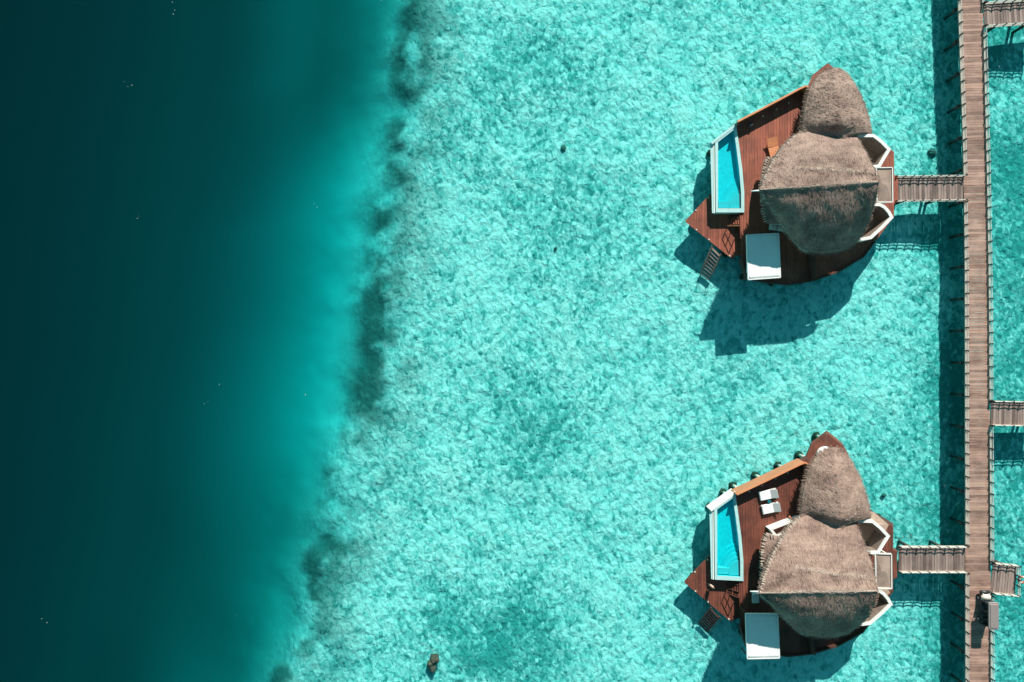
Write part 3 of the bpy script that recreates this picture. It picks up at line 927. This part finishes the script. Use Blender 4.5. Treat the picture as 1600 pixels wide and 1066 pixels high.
    # fringes: bundles along the prow, loose straw along every eave
    def fringe(paths, host, pitch, bundle, seed):
        rr = random.Random(seed)
        g_ = G()
        for path in paths:
            for k in range(len(path) - 1):
                a, b_ = path[k], path[k + 1]
                L_ = (b_ - a).length
                n_ = max(1, int(L_ / pitch + rr.random()))
                d = (b_ - a).normalized()
                out_ = Vector((d.y, -d.x, 0)).normalized()
                cen_ = origin(host)
                if out_.dot(a - CEN[host.name.split('.')[0]](V)) < 0: out_ = -out_
                for q in range(n_):
                    p = a.lerp(b_, (q + rr.random() * 0.6) / n_) + Vector((0, 0, rr.uniform(-0.05, 0.05)))
                    o_ = (out_ + d * rr.uniform(-0.25, 0.25)).normalized()
                    if bundle:
                        l_ = rr.uniform(0.34, 0.5); w_ = rr.uniform(0.07, 0.11)
                        tip = p + o_ * l_ * 0.12 + Vector((0, 0, -l_ * 0.45)); tail = p - o_ * l_ * 0.75 + Vector((0, 0, 0.16))
                        g_.tube([tail, p + Vector((0, 0, 0.10)), tip], [w_ * 0.5, w_, w_ * 0.8], 5)
                    else:
                        l_ = rr.uniform(0.10, 0.36); w_ = rr.uniform(0.02, 0.06)
                        tip = p + o_ * l_ + Vector((0, 0, -rr.uniform(0.05, 0.3)))
                        s2 = o_.cross(Vector((0, 0, 1))) * w_
                        tail = p - o_ * 0.25 + Vector((0, 0, 0.06))
                        g_.add([tail - s2, tail + s2, tip + s2 * 0.4, tip - s2 * 0.4, (tail + tip) / 2 + Vector((0, 0, w_))], [[0, 1, 4], [1, 2, 4], [2, 3, 4], [3, 0, 4], [0, 3, 2, 1]])
        o_ = g_.build("fringe", M_fringe if bundle else th, host)
        o_["kind"] = "stuff"
    nb = [roofB(x_, -1) for x_ in np.linspace(1188.2, 1252, 40)]
    sb = [roofB(x_, 1) for x_ in np.linspace(1188.2, 1262, 48)]
    fringe([nb, sb], main, 0.25, True, 3 + idx)
    eb = [roofB(x_, -1) for x_ in np.linspace(1250, 1373, 70)]
    es = [roofB(x_, 1) for x_ in np.linspace(1188.5, 1373, 90)]
    fringe([eb, es, nb], main, 0.07, False, 13 + idx)
    la = [roofA(y_, -1) for y_ in np.linspace(106, 206, 60)]
    ra = [roofA(y_, 1) for y_ in np.linspace(106, 212, 60)]
    fringe([la, ra], bow, 0.07, False, 23 + idx)
    lk = [V(1190 + 8 * abs((k - 12) / 12) ** 4, 246 + 104 * k / 24, 3.72 - .35 * abs((k - 12) / 12) ** 2) for k in range(25)]
    tk = [V(1198 + 46 * j / 8, 246, 3.4 + 1.0 * j / 8) for j in range(5)]
    fringe([lk, tk], sk, 0.26, True, 33 + idx)
    # straw lying loose on the thatch, a pale capped ridge and a laid-over course
    def straw(surf, n_, host, seed, mat, lo=0.18, hi=0.55, wid=(0.010, 0.026)):
        rr = random.Random(seed); g_ = G()
        for _ in range(n_):
            p0, p1, sd = surf(rr)
            d = (p1 - p0)
            if d.length < 1e-4: continue
            d.normalize()
            s2 = sd.normalized() * rr.uniform(*wid)
            l_ = rr.uniform(lo, hi)
            up = Vector((0, 0, 0.018))
            a_, b_ = p0 + up * 0.3, p0 + d * l_ + up * rr.uniform(0.8, 2.2)
            g_.add([a_ - s2, a_ + s2, b_ + s2 * .5, b_ - s2 * .5, (a_ + b_) / 2 + Vector((0, 0, 0.03))], [[0, 1, 4], [1, 2, 4], [2, 3, 4], [3, 0, 4], [0, 3, 2, 1]])
        o_ = g_.build("loose_straw", mat, host); o_["kind"] = "stuff"
    def sB(rr):
        x_ = rr.uniform(1196, 1371); v_ = rr.uniform(-0.97, 0.97)
        jx = rr.uniform(-3, 3)
        p0 = roofB(x_, v_); p1 = roofB(x_ + jx, v_ + (0.05 if v_ > 0 else -0.05))
        return p0, p1, (p1 - p0).cross(Vector((0, 0, 1)))
    def sA(rr):
        y_ = rr.uniform(110, 203); v_ = rr.uniform(-0.96, 0.96)
        p0 = roofA(y_, v_); p1 = roofA(y_ + rr.uniform(-3, 1), v_ + (0.06 if v_ > 0 else -0.06))
        return p0, p1, (p1 - p0).cross(Vector((0, 0, 1)))
    def sR(rr):
        x_ = rr.uniform(1190, 1372); v_ = rr.gauss(0, 0.018)
        p0 = roofB(x_, v_); p1 = roofB(x_ + rr.uniform(2, 5) * rr.choice((-1, 1)), v_ + rr.uniform(-.02, .02))
        return p0, p1, (p1 - p0).cross(Vector((0, 0, 1)))
    def sC(rr):
        x_ = rr.uniform(1240, 1362); q_ = 265 + 0.06 * (x_ - 1280) + rr.gauss(0, 1.1)
        R_ = 296.7 - 12.3 * (x_ - 1188) / 185.5
        v_ = -(q_ - R_) / (interp(x_, Nl) - R_)
        p0 = roofB(x_, v_); p1 = roofB(x_ + rr.uniform(-4, 4), v_ - 0.02)
        return p0, p1, (p1 - p0).cross(Vector((0, 0, 1)))
    straw(sB, 2600, main, 51 + idx, th)
    straw(sB, 450, main, 61 + idx, M_fringe, 0.15, 0.5)
    straw(sR, 420, main, 71 + idx, M_fringe)
    straw(sC, 260, main, 81 + idx, M_fringe)
    straw(sA, 850, bow, 91 + idx, th)
    straw(sA, 180, bow, 101 + idx, M_fringe, 0.15, 0.5)
    # ridge pole showing at the prow
    G().tube([V(1173.5, 299, 8.25), V(1186, 298, 8.35), V(1196, 297.4, 8.1)], [0.07, 0.10, 0.10], 8).build("ridge_pole", M_white, root, True)
    # ---- white walled outdoor bathrooms
    zb = 4.3
    floor = [(1334, 214), (1366, 215), (1390, 234), (1376, 262), (1352, 262)]
    G().prism(poly(floor, ZD + 0.01), poly(floor, ZD + 0.05)).build("stone_floor", M_stone, root)
    GW1 = ((1330, 209.5), (1366, 209.5), (1379, 219.5), (1392.5, 233), (1384, 247), (1375, 262), (1362, 263))
    gw = G().wall([V2(x_, y_, zb) for x_, y_ in GW1], 0.34, 0.95, zb).build("garden_wall", M_white, root)
    G().wall([V2(x_, y_, zb) for x_, y_ in GW1], 0.05, ZD, zb - 0.12, off0=0.342).build("wall_lining", M_lining, gw)
    floor = [(1340, 370), (1362, 370), (1392, 340), (1383, 324), (1365, 320)]
    G().prism(poly(floor, ZD + 0.01), poly(floor, ZD + 0.05)).build("stone_floor", M_stone, root)
    GW2 = ((1366, 317), (1376, 317.5), (1384, 322), (1391, 330), (1396.5, 340), (1380, 357), (1362, 373.5), (1348, 376), (1334, 377))
    gw = G().wall([V2(x_, y_, zb) for x_, y_ in GW2], 0.34, 0.95, zb).build("garden_wall", M_white, root)
    G().wall([V2(x_, y_, zb) for x_, y_ in GW2], 0.05, ZD, zb - 0.12, off0=0.342).build("wall_lining", M_lining, gw)
    # planted beds hidden against the walls
    for (bx, by, bw, bh) in ((1376, 236, 12, 8), (1382, 338, 10, 8)):
        p0 = [(bx - bw / 2, by - bh / 2), (bx + bw / 2, by - bh / 2), (bx + bw / 2, by + bh / 2), (bx - bw / 2, by + bh / 2)]
        G().prism(poly(p0, ZD + 0.05), poly(p0, ZD + 0.3)).build("planter", M_slab, root)
    # ---- entrance porch with a flat rendered roof
    pr = [(1369, 262.5), (1394, 262), (1394.5, 316), (1370, 316)]
    porch = G().prism(poly(pr, 3.95), poly(pr, 4.15)).build("porch_roof", M_slab, root)
    pin = V(1373, 288, 4.5)
    hip = [(1371, 264.5), (1392.5, 264), (1393, 314), (1371.5, 314)]
    mid = V(1382, 289, 4.36)
    hv = poly(hip, 4.155) + [mid + Vector((-0.25, 0.1, 0)), mid + Vector((0.25, 0, 0))]
    mk("hip_slab", hv, [[0, 1, 5, 4], [1, 2, 5], [2, 3, 4, 5], [3, 0, 4]], M_slab, porch)
    pw = poly(pr, 4.2)
    eg = G()
    for k in range(4): eg.bar(pw[k], pw[(k + 1) % 4], 0.10, 0.16)
    eg.build("porch_edge", M_white, porch)
    for k in range(4):
        p = pw[k] + (sum(pw, Vector((0, 0, 0))) / 4 - pw[k]) * 0.12
        G().box((p.x, p.y, (ZD + 3.95) / 2), (0.16, 0.16, 3.95 - ZD)).build("porch_post", M_white, root)
    # ---- small white walled balcony tucked under the prow thatch
    bw = [(1250, 238), (1226, 246), (1203, 262), (1215, 276), (1234, 262)]
    if idx == 1:
        bw = [(1254, 221), (1228, 231), (1203, 242), (1217, 258), (1238, 246)]
        G().wall([V2(x_, y_, 2.9) for x_, y_ in bw], -0.26, ZD, 2.9).build("balcony_wall", M_white, root)
    # ---- piles, white shafts on dark lumpy footings
    for k, (x_, y_) in enumerate(((1119, 231), (1140, 208), (1156, 196), (1192, 178), (1228, 160), (1262, 142), (1290, 110), (1114, 326), (1122, 350), (1092, 346), (1142, 392), (1172, 430),
                                  (1215, 438), (1262, 436), (1305, 422), (1345, 398), (1388, 344), (1388, 236), (1340, 250), (1340, 340), (1250, 300), (1318, 128), (1200, 330))):
        p = V(x_, y_, 1.0)
        zt = 0.55 if k in (8, 9, 10) else 0.85
        shared("pile", vpile_me if zt > 0.6 else vpile_low_me, (p.x, p.y, 0), root)
        shared("footing", foot_me, (p.x, p.y, -1.15), root, rz=k * 1.7)
    return root, V

def flip_up(o):
    me_ = o.data
    s_ = sum(p.normal.z * p.area for p in me_.polygons)
    if s_ < 0: me_.flip_normals()

CEN = {"main_roof": lambda V: V(1285, 298, 5), "bow_roof": lambda V: V(1308, 180, 4), "skirt_roof": lambda V: V(1230, 298, 4)}
lamp_me = mesh_of(G().tube([(0, 0, 0), (0, 0, 0.10)], 0.075, 8), "deck_light", M_light)
vpile_me = mesh_of(G().tube([(0, 0, -2.2), (0, 0, 1.02)], 0.20, 12), "pile", M_pile, True)
vpile_low_me = mesh_of(G().tube([(0, 0, -2.2), (0, 0, 0.57)], 0.20, 12), "pile", M_pile, True)
foot_me = mesh_of(lump(0.48, 4.4, 0.8, 2, 0.3, 1.5), "footing", M_foot)
m, t, b = nt("pool water")
L = t.links.new
t.nodes.remove(b); out = t.nodes["Material Output"]
tr = node(t, "ShaderNodeBsdfTransparent"); tr.inputs[0].default_value = (0.62, 0.97, 0.99, 1)
gl = node(t, "ShaderNodeBsdfGlossy", i_Roughness=0.06)
mix = node(t, "ShaderNodeMixShader"); fr = schlick(t)
g = node(t, "ShaderNodeNewGeometry")
n1 = node(t, "ShaderNodeTexNoise", i_Scale=2.5, i_Detail=3.0); L(g.outputs["Position"], n1.inputs["Vector"])
bp = node(t, "ShaderNodeBump", i_Strength=0.5, i_Distance=0.08); L(n1.outputs[0], bp.inputs["Height"])
L(bp.outputs[0], gl.inputs["Normal"])
L(fr.outputs[0], mix.inputs[0]); L(tr.outputs[0], mix.inputs[1]); L(gl.outputs[0], mix.inputs[2]); L(mix.outputs[0], out.inputs["Surface"])
M_poolw = m

v1, V1 = make_villa(0)
v2, V2_ = make_villa(1)

# ------------------------------------------------------------------ things on the villa decks
def cabana(V, label):
    r = thing("cabana", V(1192, 400, 1.8), label, "cabana", "white canopied cabanas on the terraces")
    q = [(1167, 367.5), (1216.5, 365), (1219.3, 433.5), (1169.3, 437)]
    zt = 4.15
    tp = [V(x, y, zt) for x, y in q]
    # canvas stretched over the frame with a slight belly
    N = 14; vv = []
    for i in range(N + 1):
        for j in range(N + 1):
            u, v = i / N, j / N
            p = tp[0].lerp(tp[1], u).lerp(tp[3].lerp(tp[2], u), v)
            p.z += 0.02 - 0.18 * math.sin(math.pi * u) * math.sin(math.pi * v) * 0.5 + 0.02 * noise.noise(p * 0.9)
            vv.append(p)
    ff = [[i * (N + 1) + j, (i + 1) * (N + 1) + j, (i + 1) * (N + 1) + j + 1, i * (N + 1) + j + 1] for i in range(N) for j in range(N)]
    c = mk("canopy", vv, ff, M_cloth, r, True); flip_up(c)
    md = c.modifiers.new("thick", 'SOLIDIFY'); md.thickness = 0.03; md.offset = -1
    e = G()
    for k in range(4): e.bar(tp[k] - Vector((0, 0, 0.07)), tp[(k + 1) % 4] - Vector((0, 0, 0.07)), 0.12, 0.22)
    e.build("valance", M_cloth, r)
    cen = sum(tp, Vector((0, 0, 0))) / 4
    for k in range(4):
        p = tp[k] + (cen - tp[k]) * 0.06
        G().box((p.x, p.y, 2.95), (0.12, 0.12, 2.28)).build("post", M_hull, r)
    G().box((cen.x, cen.y, 2.0), (2.6, 3.4, 0.36)).build("bed_base", M_hull, r)
    G().box((cen.x, cen.y, 2.29), (2.5, 3.3, 0.2)).build("mattress", M_cush, r)
cabana(V1, "white flat canvas cabana on the terrace of the upper villa, half in roof shadow")
cabana(V2_, "white flat canvas cabana on the terrace of the lower villa near the frame's bottom edge")

def rbox(c, size, rot, bev=0.04):
    bm = bmesh.new()
    bmesh.ops.create_cube(bm, size=1)
    bmesh.ops.scale(bm, vec=size, verts=bm.verts)
    bmesh.ops.bevel(bm, geom=bm.edges[:], offset=bev, segments=2, affect='EDGES')
    g_ = G(); bm.verts.index_update()
    g_.v = [Vector(c) + rot @ v.co for v in bm.verts]; g_.f = [[v.index for v in f.verts] for f in bm.faces]
    bm.free(); return g_

def lounger(p, ang, label, group, cush, frame, L_=2.0, Wd=1.08):
    r = thing("sun_lounger", p, label, "lounger", group)
    R = Matrix.Rotation(ang, 3, 'Z')
    at = lambda x, y, z: Vector(p) + R @ Vector((x, y, z))
    f = G()
    f.box(at(0, 0, 0.24), (L_, Wd, 0.08), rot=R)
    f.build("frame", frame, r)
    for sx in (-1, 1):
        for sy in (-1, 1):
            G().box(at(sx * L_ * 0.42, sy * Wd * 0.42, 0.10), (0.07, 0.07, 0.2), rot=R).build("leg", frame, r)
    rbox(at(-L_ * 0.18, 0, 0.35), (L_ * 0.62, Wd * 0.96, 0.14), R).build("mattress", cush[0], r)
    tl = R @ Matrix.Rotation(math.radians(-32), 3, 'Y')
    rbox(at(L_ * 0.31, 0, 0.50), (L_ * 0.42, Wd * 0.96, 0.12), tl).build("backrest", cush[1], r)
    return r
a0 = math.radians(12)
lounger(V2_(1200, 195.5, 1.8), a0, "white sun lounger nearer the orange wall, partly in its shadow", "white loungers on the dark deck", (M_cush, M_cushg), M_cush)
lounger(V2_(1204, 216.5, 1.8), a0, "white sun lounger lying fully in the sun on the dark deck", "white loungers on the dark deck", (M_cush, M_cushg), M_cush)
r = thing("side_table", V2_(1201.5, 206, 1.8), "small teal side table between the two white loungers", "table")
q = V2_(1201.5, 206, 1.8)
G().tube([q + Vector((0, 0, 0.36)), q + Vector((0, 0, 0.42))], 0.25, 4).build("table_top", M_teal, r)
for sx, sy in ((1, 1), (1, -1), (-1, 1), (-1, -1)):
    G().box(q + Vector((sx * 0.13, sy * 0.13, 0.18)), (0.04, 0.04, 0.36)).build("leg", M_teal, r)
# terracotta chair, upper villa
p = V1(1206.5, 233, 1.8)
R = Matrix.Rotation(math.radians(14), 3, 'Z')
r = thing("deck_chair", p, "terracotta wooden deck chair half under the thatch edge on the reddish deck", "chair")
at = lambda x, y, z: p + R @ Vector((x, y, z))
for k in range(6):
    G().box(at(0, -0.82 + k * 0.17, 0.36), (1.15, 0.155, 0.05), rot=R).build("seat_slat", M_teak, r)
tl = R @ Matrix.Rotation(math.radians(14), 3, 'X')
for k in range(6):
    d = 0.08 + k * 0.17
    G().box(at(0, 0.17 + d * math.cos(math.radians(14)), 0.38 + d * math.sin(math.radians(14))), (1.15, 0.155, 0.05), rot=tl).build("back_slat", M_teak, r)
for sx in (-1, 1):
    G().box(at(sx * 0.52, -0.75, 0.17), (0.07, 0.07, 0.34), rot=R).build("leg", M_teak, r)
    G().box(at(sx * 0.52, 0.45, 0.17), (0.07, 0.07, 0.34), rot=R).build("leg", M_teak, r)
    G().box(at(sx * 0.54, -0.3, 0.30), (0.06, 1.3, 0.08), rot=R).build("side_rail", M_teak, r)
# round pot in the shade of the wall
p = V1(1171.5, 196.5, 1.8)
r = thing("round_pot", p, "round blue grey pot in the shade of the upper villa's privacy wall", "pot")
prof = [(0.16, 0), (0.26, 0.12), (0.31, 0.28), (0.28, 0.42), (0.20, 0.50), (0.22, 0.54)]
G().tube([p + Vector((0, 0, z)) for _, z in prof], [q_ for q_, _ in prof], 14).build("bowl", M_pot, r, True)
G().tube([p + Vector((0, 0, 0.545)), p + Vector((0, 0, 0.57))], [0.17, 0.15], 12).build("soil", M_under, r)
# outdoor sofa under the prow of the upper villa
def sofa(V, px, py, ang, label):
    p = V(px, py, 1.8)
    r = thing("outdoor_sofa", p, label, "sofa")
    R = Matrix.Rotation(ang, 3, 'Z'); at = lambda x, y, z: p + R @ Vector((x, y, z))
    G().box(at(0, 0, 0.18), (1.9, 0.85, 0.30), rot=R).build("base", M_hull, r)
    for s_ in (-1, 1):
        rbox(at(s_ * 0.46, -0.04, 0.42), (0.88, 0.76, 0.18), R).build("seat_cushion", M_cushg, r, True)
        rbox(at(s_ * 0.46, 0.34, 0.62), (0.86, 0.18, 0.46), R).build("back_cushion", M_cush, r, True)
sofa(V1, 1212, 356, math.radians(-8), "pale cushioned sofa in deep shade under the upper villa's prow")
# narrow lounger behind the cabana of the lower villa
lounger(V2_(1180, 355, 1.8), math.radians(91), "narrow lounger with a white pillow in shade beside the lower cabana", None, (M_cushg, M_cush), M_hull, 1.5, 0.85)
# tub on the bow deck
p = V2_(1287, 131, 1.42)
r = thing("bathtub", p, "white round bathtub half hidden by the bow thatch of the lower villa", "bathtub")
prof = [(0.70, 0.0), (0.86, 0.2), (0.95, 0.55), (0.95, 0.60), (0.85, 0.58), (0.75, 0.25), (0.3, 0.12)]
G().tube([p + Vector((0, 0, z)) for _, z in prof], [q_ for q_, _ in prof], 28).build("tub", M_cush, r, True)
# leaning paddle beside the bow roof
p = V2_(1238, 234, 1.8)
r = thing("wooden_paddle", p, "wooden paddle leaning on the white balcony wall of the lower villa", "paddle")
G().tube([p + Vector((-0.5, 0.5, 1.0)), p + Vector((0.25, -0.35, 0.2))], 0.05, 6).build("shaft", M_teak, r)
G().box(p + Vector((-0.55, 0.56, 1.05)), (0.16, 0.45, 0.05), rz=0.75).build("blade", M_teak, r)

# ------------------------------------------------------------------ person on the lower swim deck of the second villa
def person(base, yaw, label):
    r = thing("person", base, label, "person")
    J = {"pel": (0, 0, .93), "sp": (0, -.01, 1.12), "ch": (0, -.01, 1.32), "nk": (0, .0, 1.47), "hd": (0, .02, 1.58), "ht": (0, .02, 1.70),
         "sl": (-.19, 0, 1.40), "el": (-.27, .02, 1.12), "wl": (-.22, .18, .93), "hl": (-.20, .24, .87),
         "sr": (.19, 0, 1.40), "er": (.30, -.04, 1.13), "wr": (.30, .08, .90), "hr": (.30, .12, .82),
         "il": (-.10, 0, .88), "kl": (-.11, .03, .48), "al": (-.12, -.02, .08), "fl": (-.13, .14, .03),
         "ir": (.10, 0, .88), "kr": (.12, .05, .49), "ar": (.13, .02, .08), "fr": (.15, .18, .03)}
    rad = {"pel": .145, "sp": .125, "ch": .15, "nk": .055, "hd": .085, "ht": .075, "sl": .06, "el": .042, "wl": .03, "hl": .035,
           "sr": .06, "er": .042, "wr": .03, "hr": .035, "il": .09, "kl": .058, "al": .04, "fl": .035, "ir": .09, "kr": .058, "ar": .04, "fr": .035}
    E = [("pel", "sp"), ("sp", "ch"), ("ch", "nk"), ("nk", "hd"), ("hd", "ht"), ("ch", "sl"), ("sl", "el"), ("el", "wl"), ("wl", "hl"),
         ("ch", "sr"), ("sr", "er"), ("er", "wr"), ("wr", "hr"), ("pel", "il"), ("il", "kl"), ("kl", "al"), ("al", "fl"), ("pel", "ir"), ("ir", "kr"), ("kr", "ar"), ("ar", "fr")]
    names = list(J)
    Rz = Matrix.Rotation(yaw, 3, 'Z')
    # fingers: short chains off each hand
    extra = []
    for hnd, sgn in (("hl", -1), ("hr", 1)):
        for q in range(4):
            nm = f"{hnd}{q}"; p0 = Vector(J[hnd]); J[nm] = tuple(p0 + Vector(((q - 1.5) * .018, .045, -.075 + .006 * abs(q - 1)))); rad[nm] = .010
            E.append((hnd, nm)); names.append(nm)
        nm = hnd + "t"; J[nm] = tuple(Vector(J[hnd]) + Vector((-sgn * .045, .04, -.02))); rad[nm] = .011; E.append((hnd, nm)); names.append(nm)
    me_ = bpy.data.meshes.new("body")
    me_.from_pydata([tuple(Rz @ Vector(J[n_])) for n_ in names], [(names.index(a), names.index(b_)) for a, b_ in E], [])
    me_.materials.append(M_skin)
    o = bpy.data.objects.new("body", me_); COL.objects.link(o); o.parent = r
    md = o.modifiers.new("skin", 'SKIN')
    for i, n_ in enumerate(names):
        me_.skin_vertices[0].data[i].radius = (rad[n_], rad[n_] * (0.75 if n_ in ("ch", "sp", "pel") else 1))
    me_.skin_vertices[0].data[0].use_root = True
    md.use_smooth_shade = True
    sd = o.modifiers.new("sub", 'SUBSURF'); sd.levels = 1; sd.render_levels = 2
    base_ = Vector(base)
    hg = lump(0.115, 1.1, 1.0, 2, 0.10)
    hg.v = [base_ + Rz @ (v + Vector((0, -.005, 1.655))) for v in hg.v]
    hg.build("hair", M_hair, r, True)
    tg = G()
    for s_ in (-1, 1):
        tg.tube([base_ + Rz @ Vector((s_ * .075, 0, .98)), base_ + Rz @ Vector((s_ * .10, .005, .82)), base_ + Rz @ Vector((s_ * .115, .02, .58))], [.135, .125, .095], 10)
    tg.build("swim_shorts", M_trunk, r, True)
    fg_ = G()
    for s_ in (-1, 1):
        fg_.box(base_ + Rz @ Vector((s_ * .033, .105, 1.60)), (.02, .012, .012), rz=yaw)
    fg_.build("eye", M_hair, r)
    G().box(base_ + Rz @ Vector((0, .112, 1.57)), (.02, .03, .04), rz=yaw).build("nose", M_skin, r)
    G().box(base_ + Rz @ Vector((0, .098, 1.53)), (.045, .01, .01), rz=yaw).build("mouth", M_ring, r)
person(V2_(1110, 346, 0.90), math.radians(150), "person in pale swim shorts standing on the swim deck beside the lower pool")

# ------------------------------------------------------------------ cart on the jetty
def cart():
    cx, cy = W(1552.5, 963, 3.3).x, W(1552.5, 960, 3.3).y
    b0 = Vector((cx, cy, ZJ))
    r = thing("golf_cart", b0, "dark electric golf cart with a grey roof and cream bonnet parked on the jetty", "cart")
    I = Matrix.Identity(3)
    rbox(b0 + Vector((0, -0.15, 0.42)), (1.16, 3.1, 0.26), I, 0.08).build("body", M_dark, r, True)
    rbox(b0 + Vector((0, 1.42, 0.66)), (1.02, 0.72, 0.42), I, 0.12).build("bonnet", M_cream, r, True)
    rbox(b0 + Vector((0, 1.95, 0.48)), (1.12, 0.42, 0.30), I, 0.06).build("bumper", M_dark, r, True)
    G().box(b0 + Vector((0, 1.07, 0.92)), (1.0, 0.06, 0.5)).build("dashboard", M_dark, r)
    for y in (0.25, -0.65, -1.35):
        rbox(b0 + Vector((0, y, 0.72)), (1.08, 0.5, 0.18), I, 0.05).build("seat", M_seat, r, True)
        rbox(b0 + Vector((0, y - 0.27, 1.02)), (1.06, 0.12, 0.45), I, 0.04).build("backrest", M_seat, r, True)
    # roof: rounded slab with a raised rib rim
    def slab(hx, hy, rad, z0, z1, grow=0.0):
        pts = []
        for cx_, cy_, a0_ in ((hx - rad, hy - rad, 0), (-hx + rad, hy - rad, 90), (-hx + rad, -hy + rad, 180), (hx - rad, -hy + rad, 270)):
            for q in range(6):
                a = math.radians(a0_ + q * 18)
                pts.append((cx_ + rad * math.cos(a), cy_ + rad * math.sin(a)))
        f_ = lambda k, z: [b0 + Vector((x_ * k, -0.2 + y_ * k, z)) for x_, y_ in pts]
        g_ = G(); n_ = len(pts)
        rings = f_(1, z0) + f_(1, z1 - 0.05) + f_(0.955, z1)
        g_.add(rings, [[k * n_ + i_, k * n_ + (i_ + 1) % n_, (k + 1) * n_ + (i_ + 1) % n_, (k + 1) * n_ + i_] for k in range(2) for i_ in range(n_)] + [list(range(n_ - 1, -1, -1)), list(range(2 * n_, 3 * n_))])
        return g_
    rf = slab(0.58, 1.55, 0.2, 1.83, 1.95).build("roof", M_cartroof, r)
    slab(0.43, 1.36, 0.12, 1.952, 2.01).build("roof_panel", M_cartroof, rf)
    wsg = G().bar(b0 + Vector((-0.5, 1.14, 1.2)), b0 + Vector((0.5, 1.14, 1.2)), 0.03, 0.55)
    wsg.build("windscreen", M_glass, r)
    for sx in (-1, 1):
        G().tube([b0 + Vector((sx * 0.52, 1.12, 0.7)), b0 + Vector((sx * 0.5, 0.95, 1.86))], 0.03, 6).build("roof_post", M_dark, r)
        G().tube([b0 + Vector((sx * 0.52, -1.55, 0.5)), b0 + Vector((sx * 0.5, -1.45, 1.86))], 0.03, 6).build("roof_post", M_dark, r)
        G().tube([b0 + Vector((sx * 0.36, 1.80, 0.68)), b0 + Vector((sx * 0.36, 1.86, 0.66))], 0.09, 10).build("headlight", M_light, r)
        for y in (1.25, -1.15):
            c = b0 + Vector((sx * 0.52, y, 0.24))
            wh = G().tube([c + Vector((-0.09, 0, 0)), c + Vector((0.09, 0, 0))], 0.24, 16).build("wheel", M_black, r)
            G().tube([c + Vector((sx * 0.085, 0, 0)), c + Vector((sx * 0.10, 0, 0))], 0.13, 12).build("rim", M_cushg, wh)
    sw = [b0 + Vector((-0.26 + 0.17 * math.cos(a), 0.78 - 0.06 * math.sin(a), 1.05 + 0.16 * math.sin(a))) for a in np.linspace(0, 2 * math.pi, 17)]
    G().tube(sw, 0.018, 5).build("steering_wheel", M_black, r)
cart()
print("objects", len(bpy.data.objects))
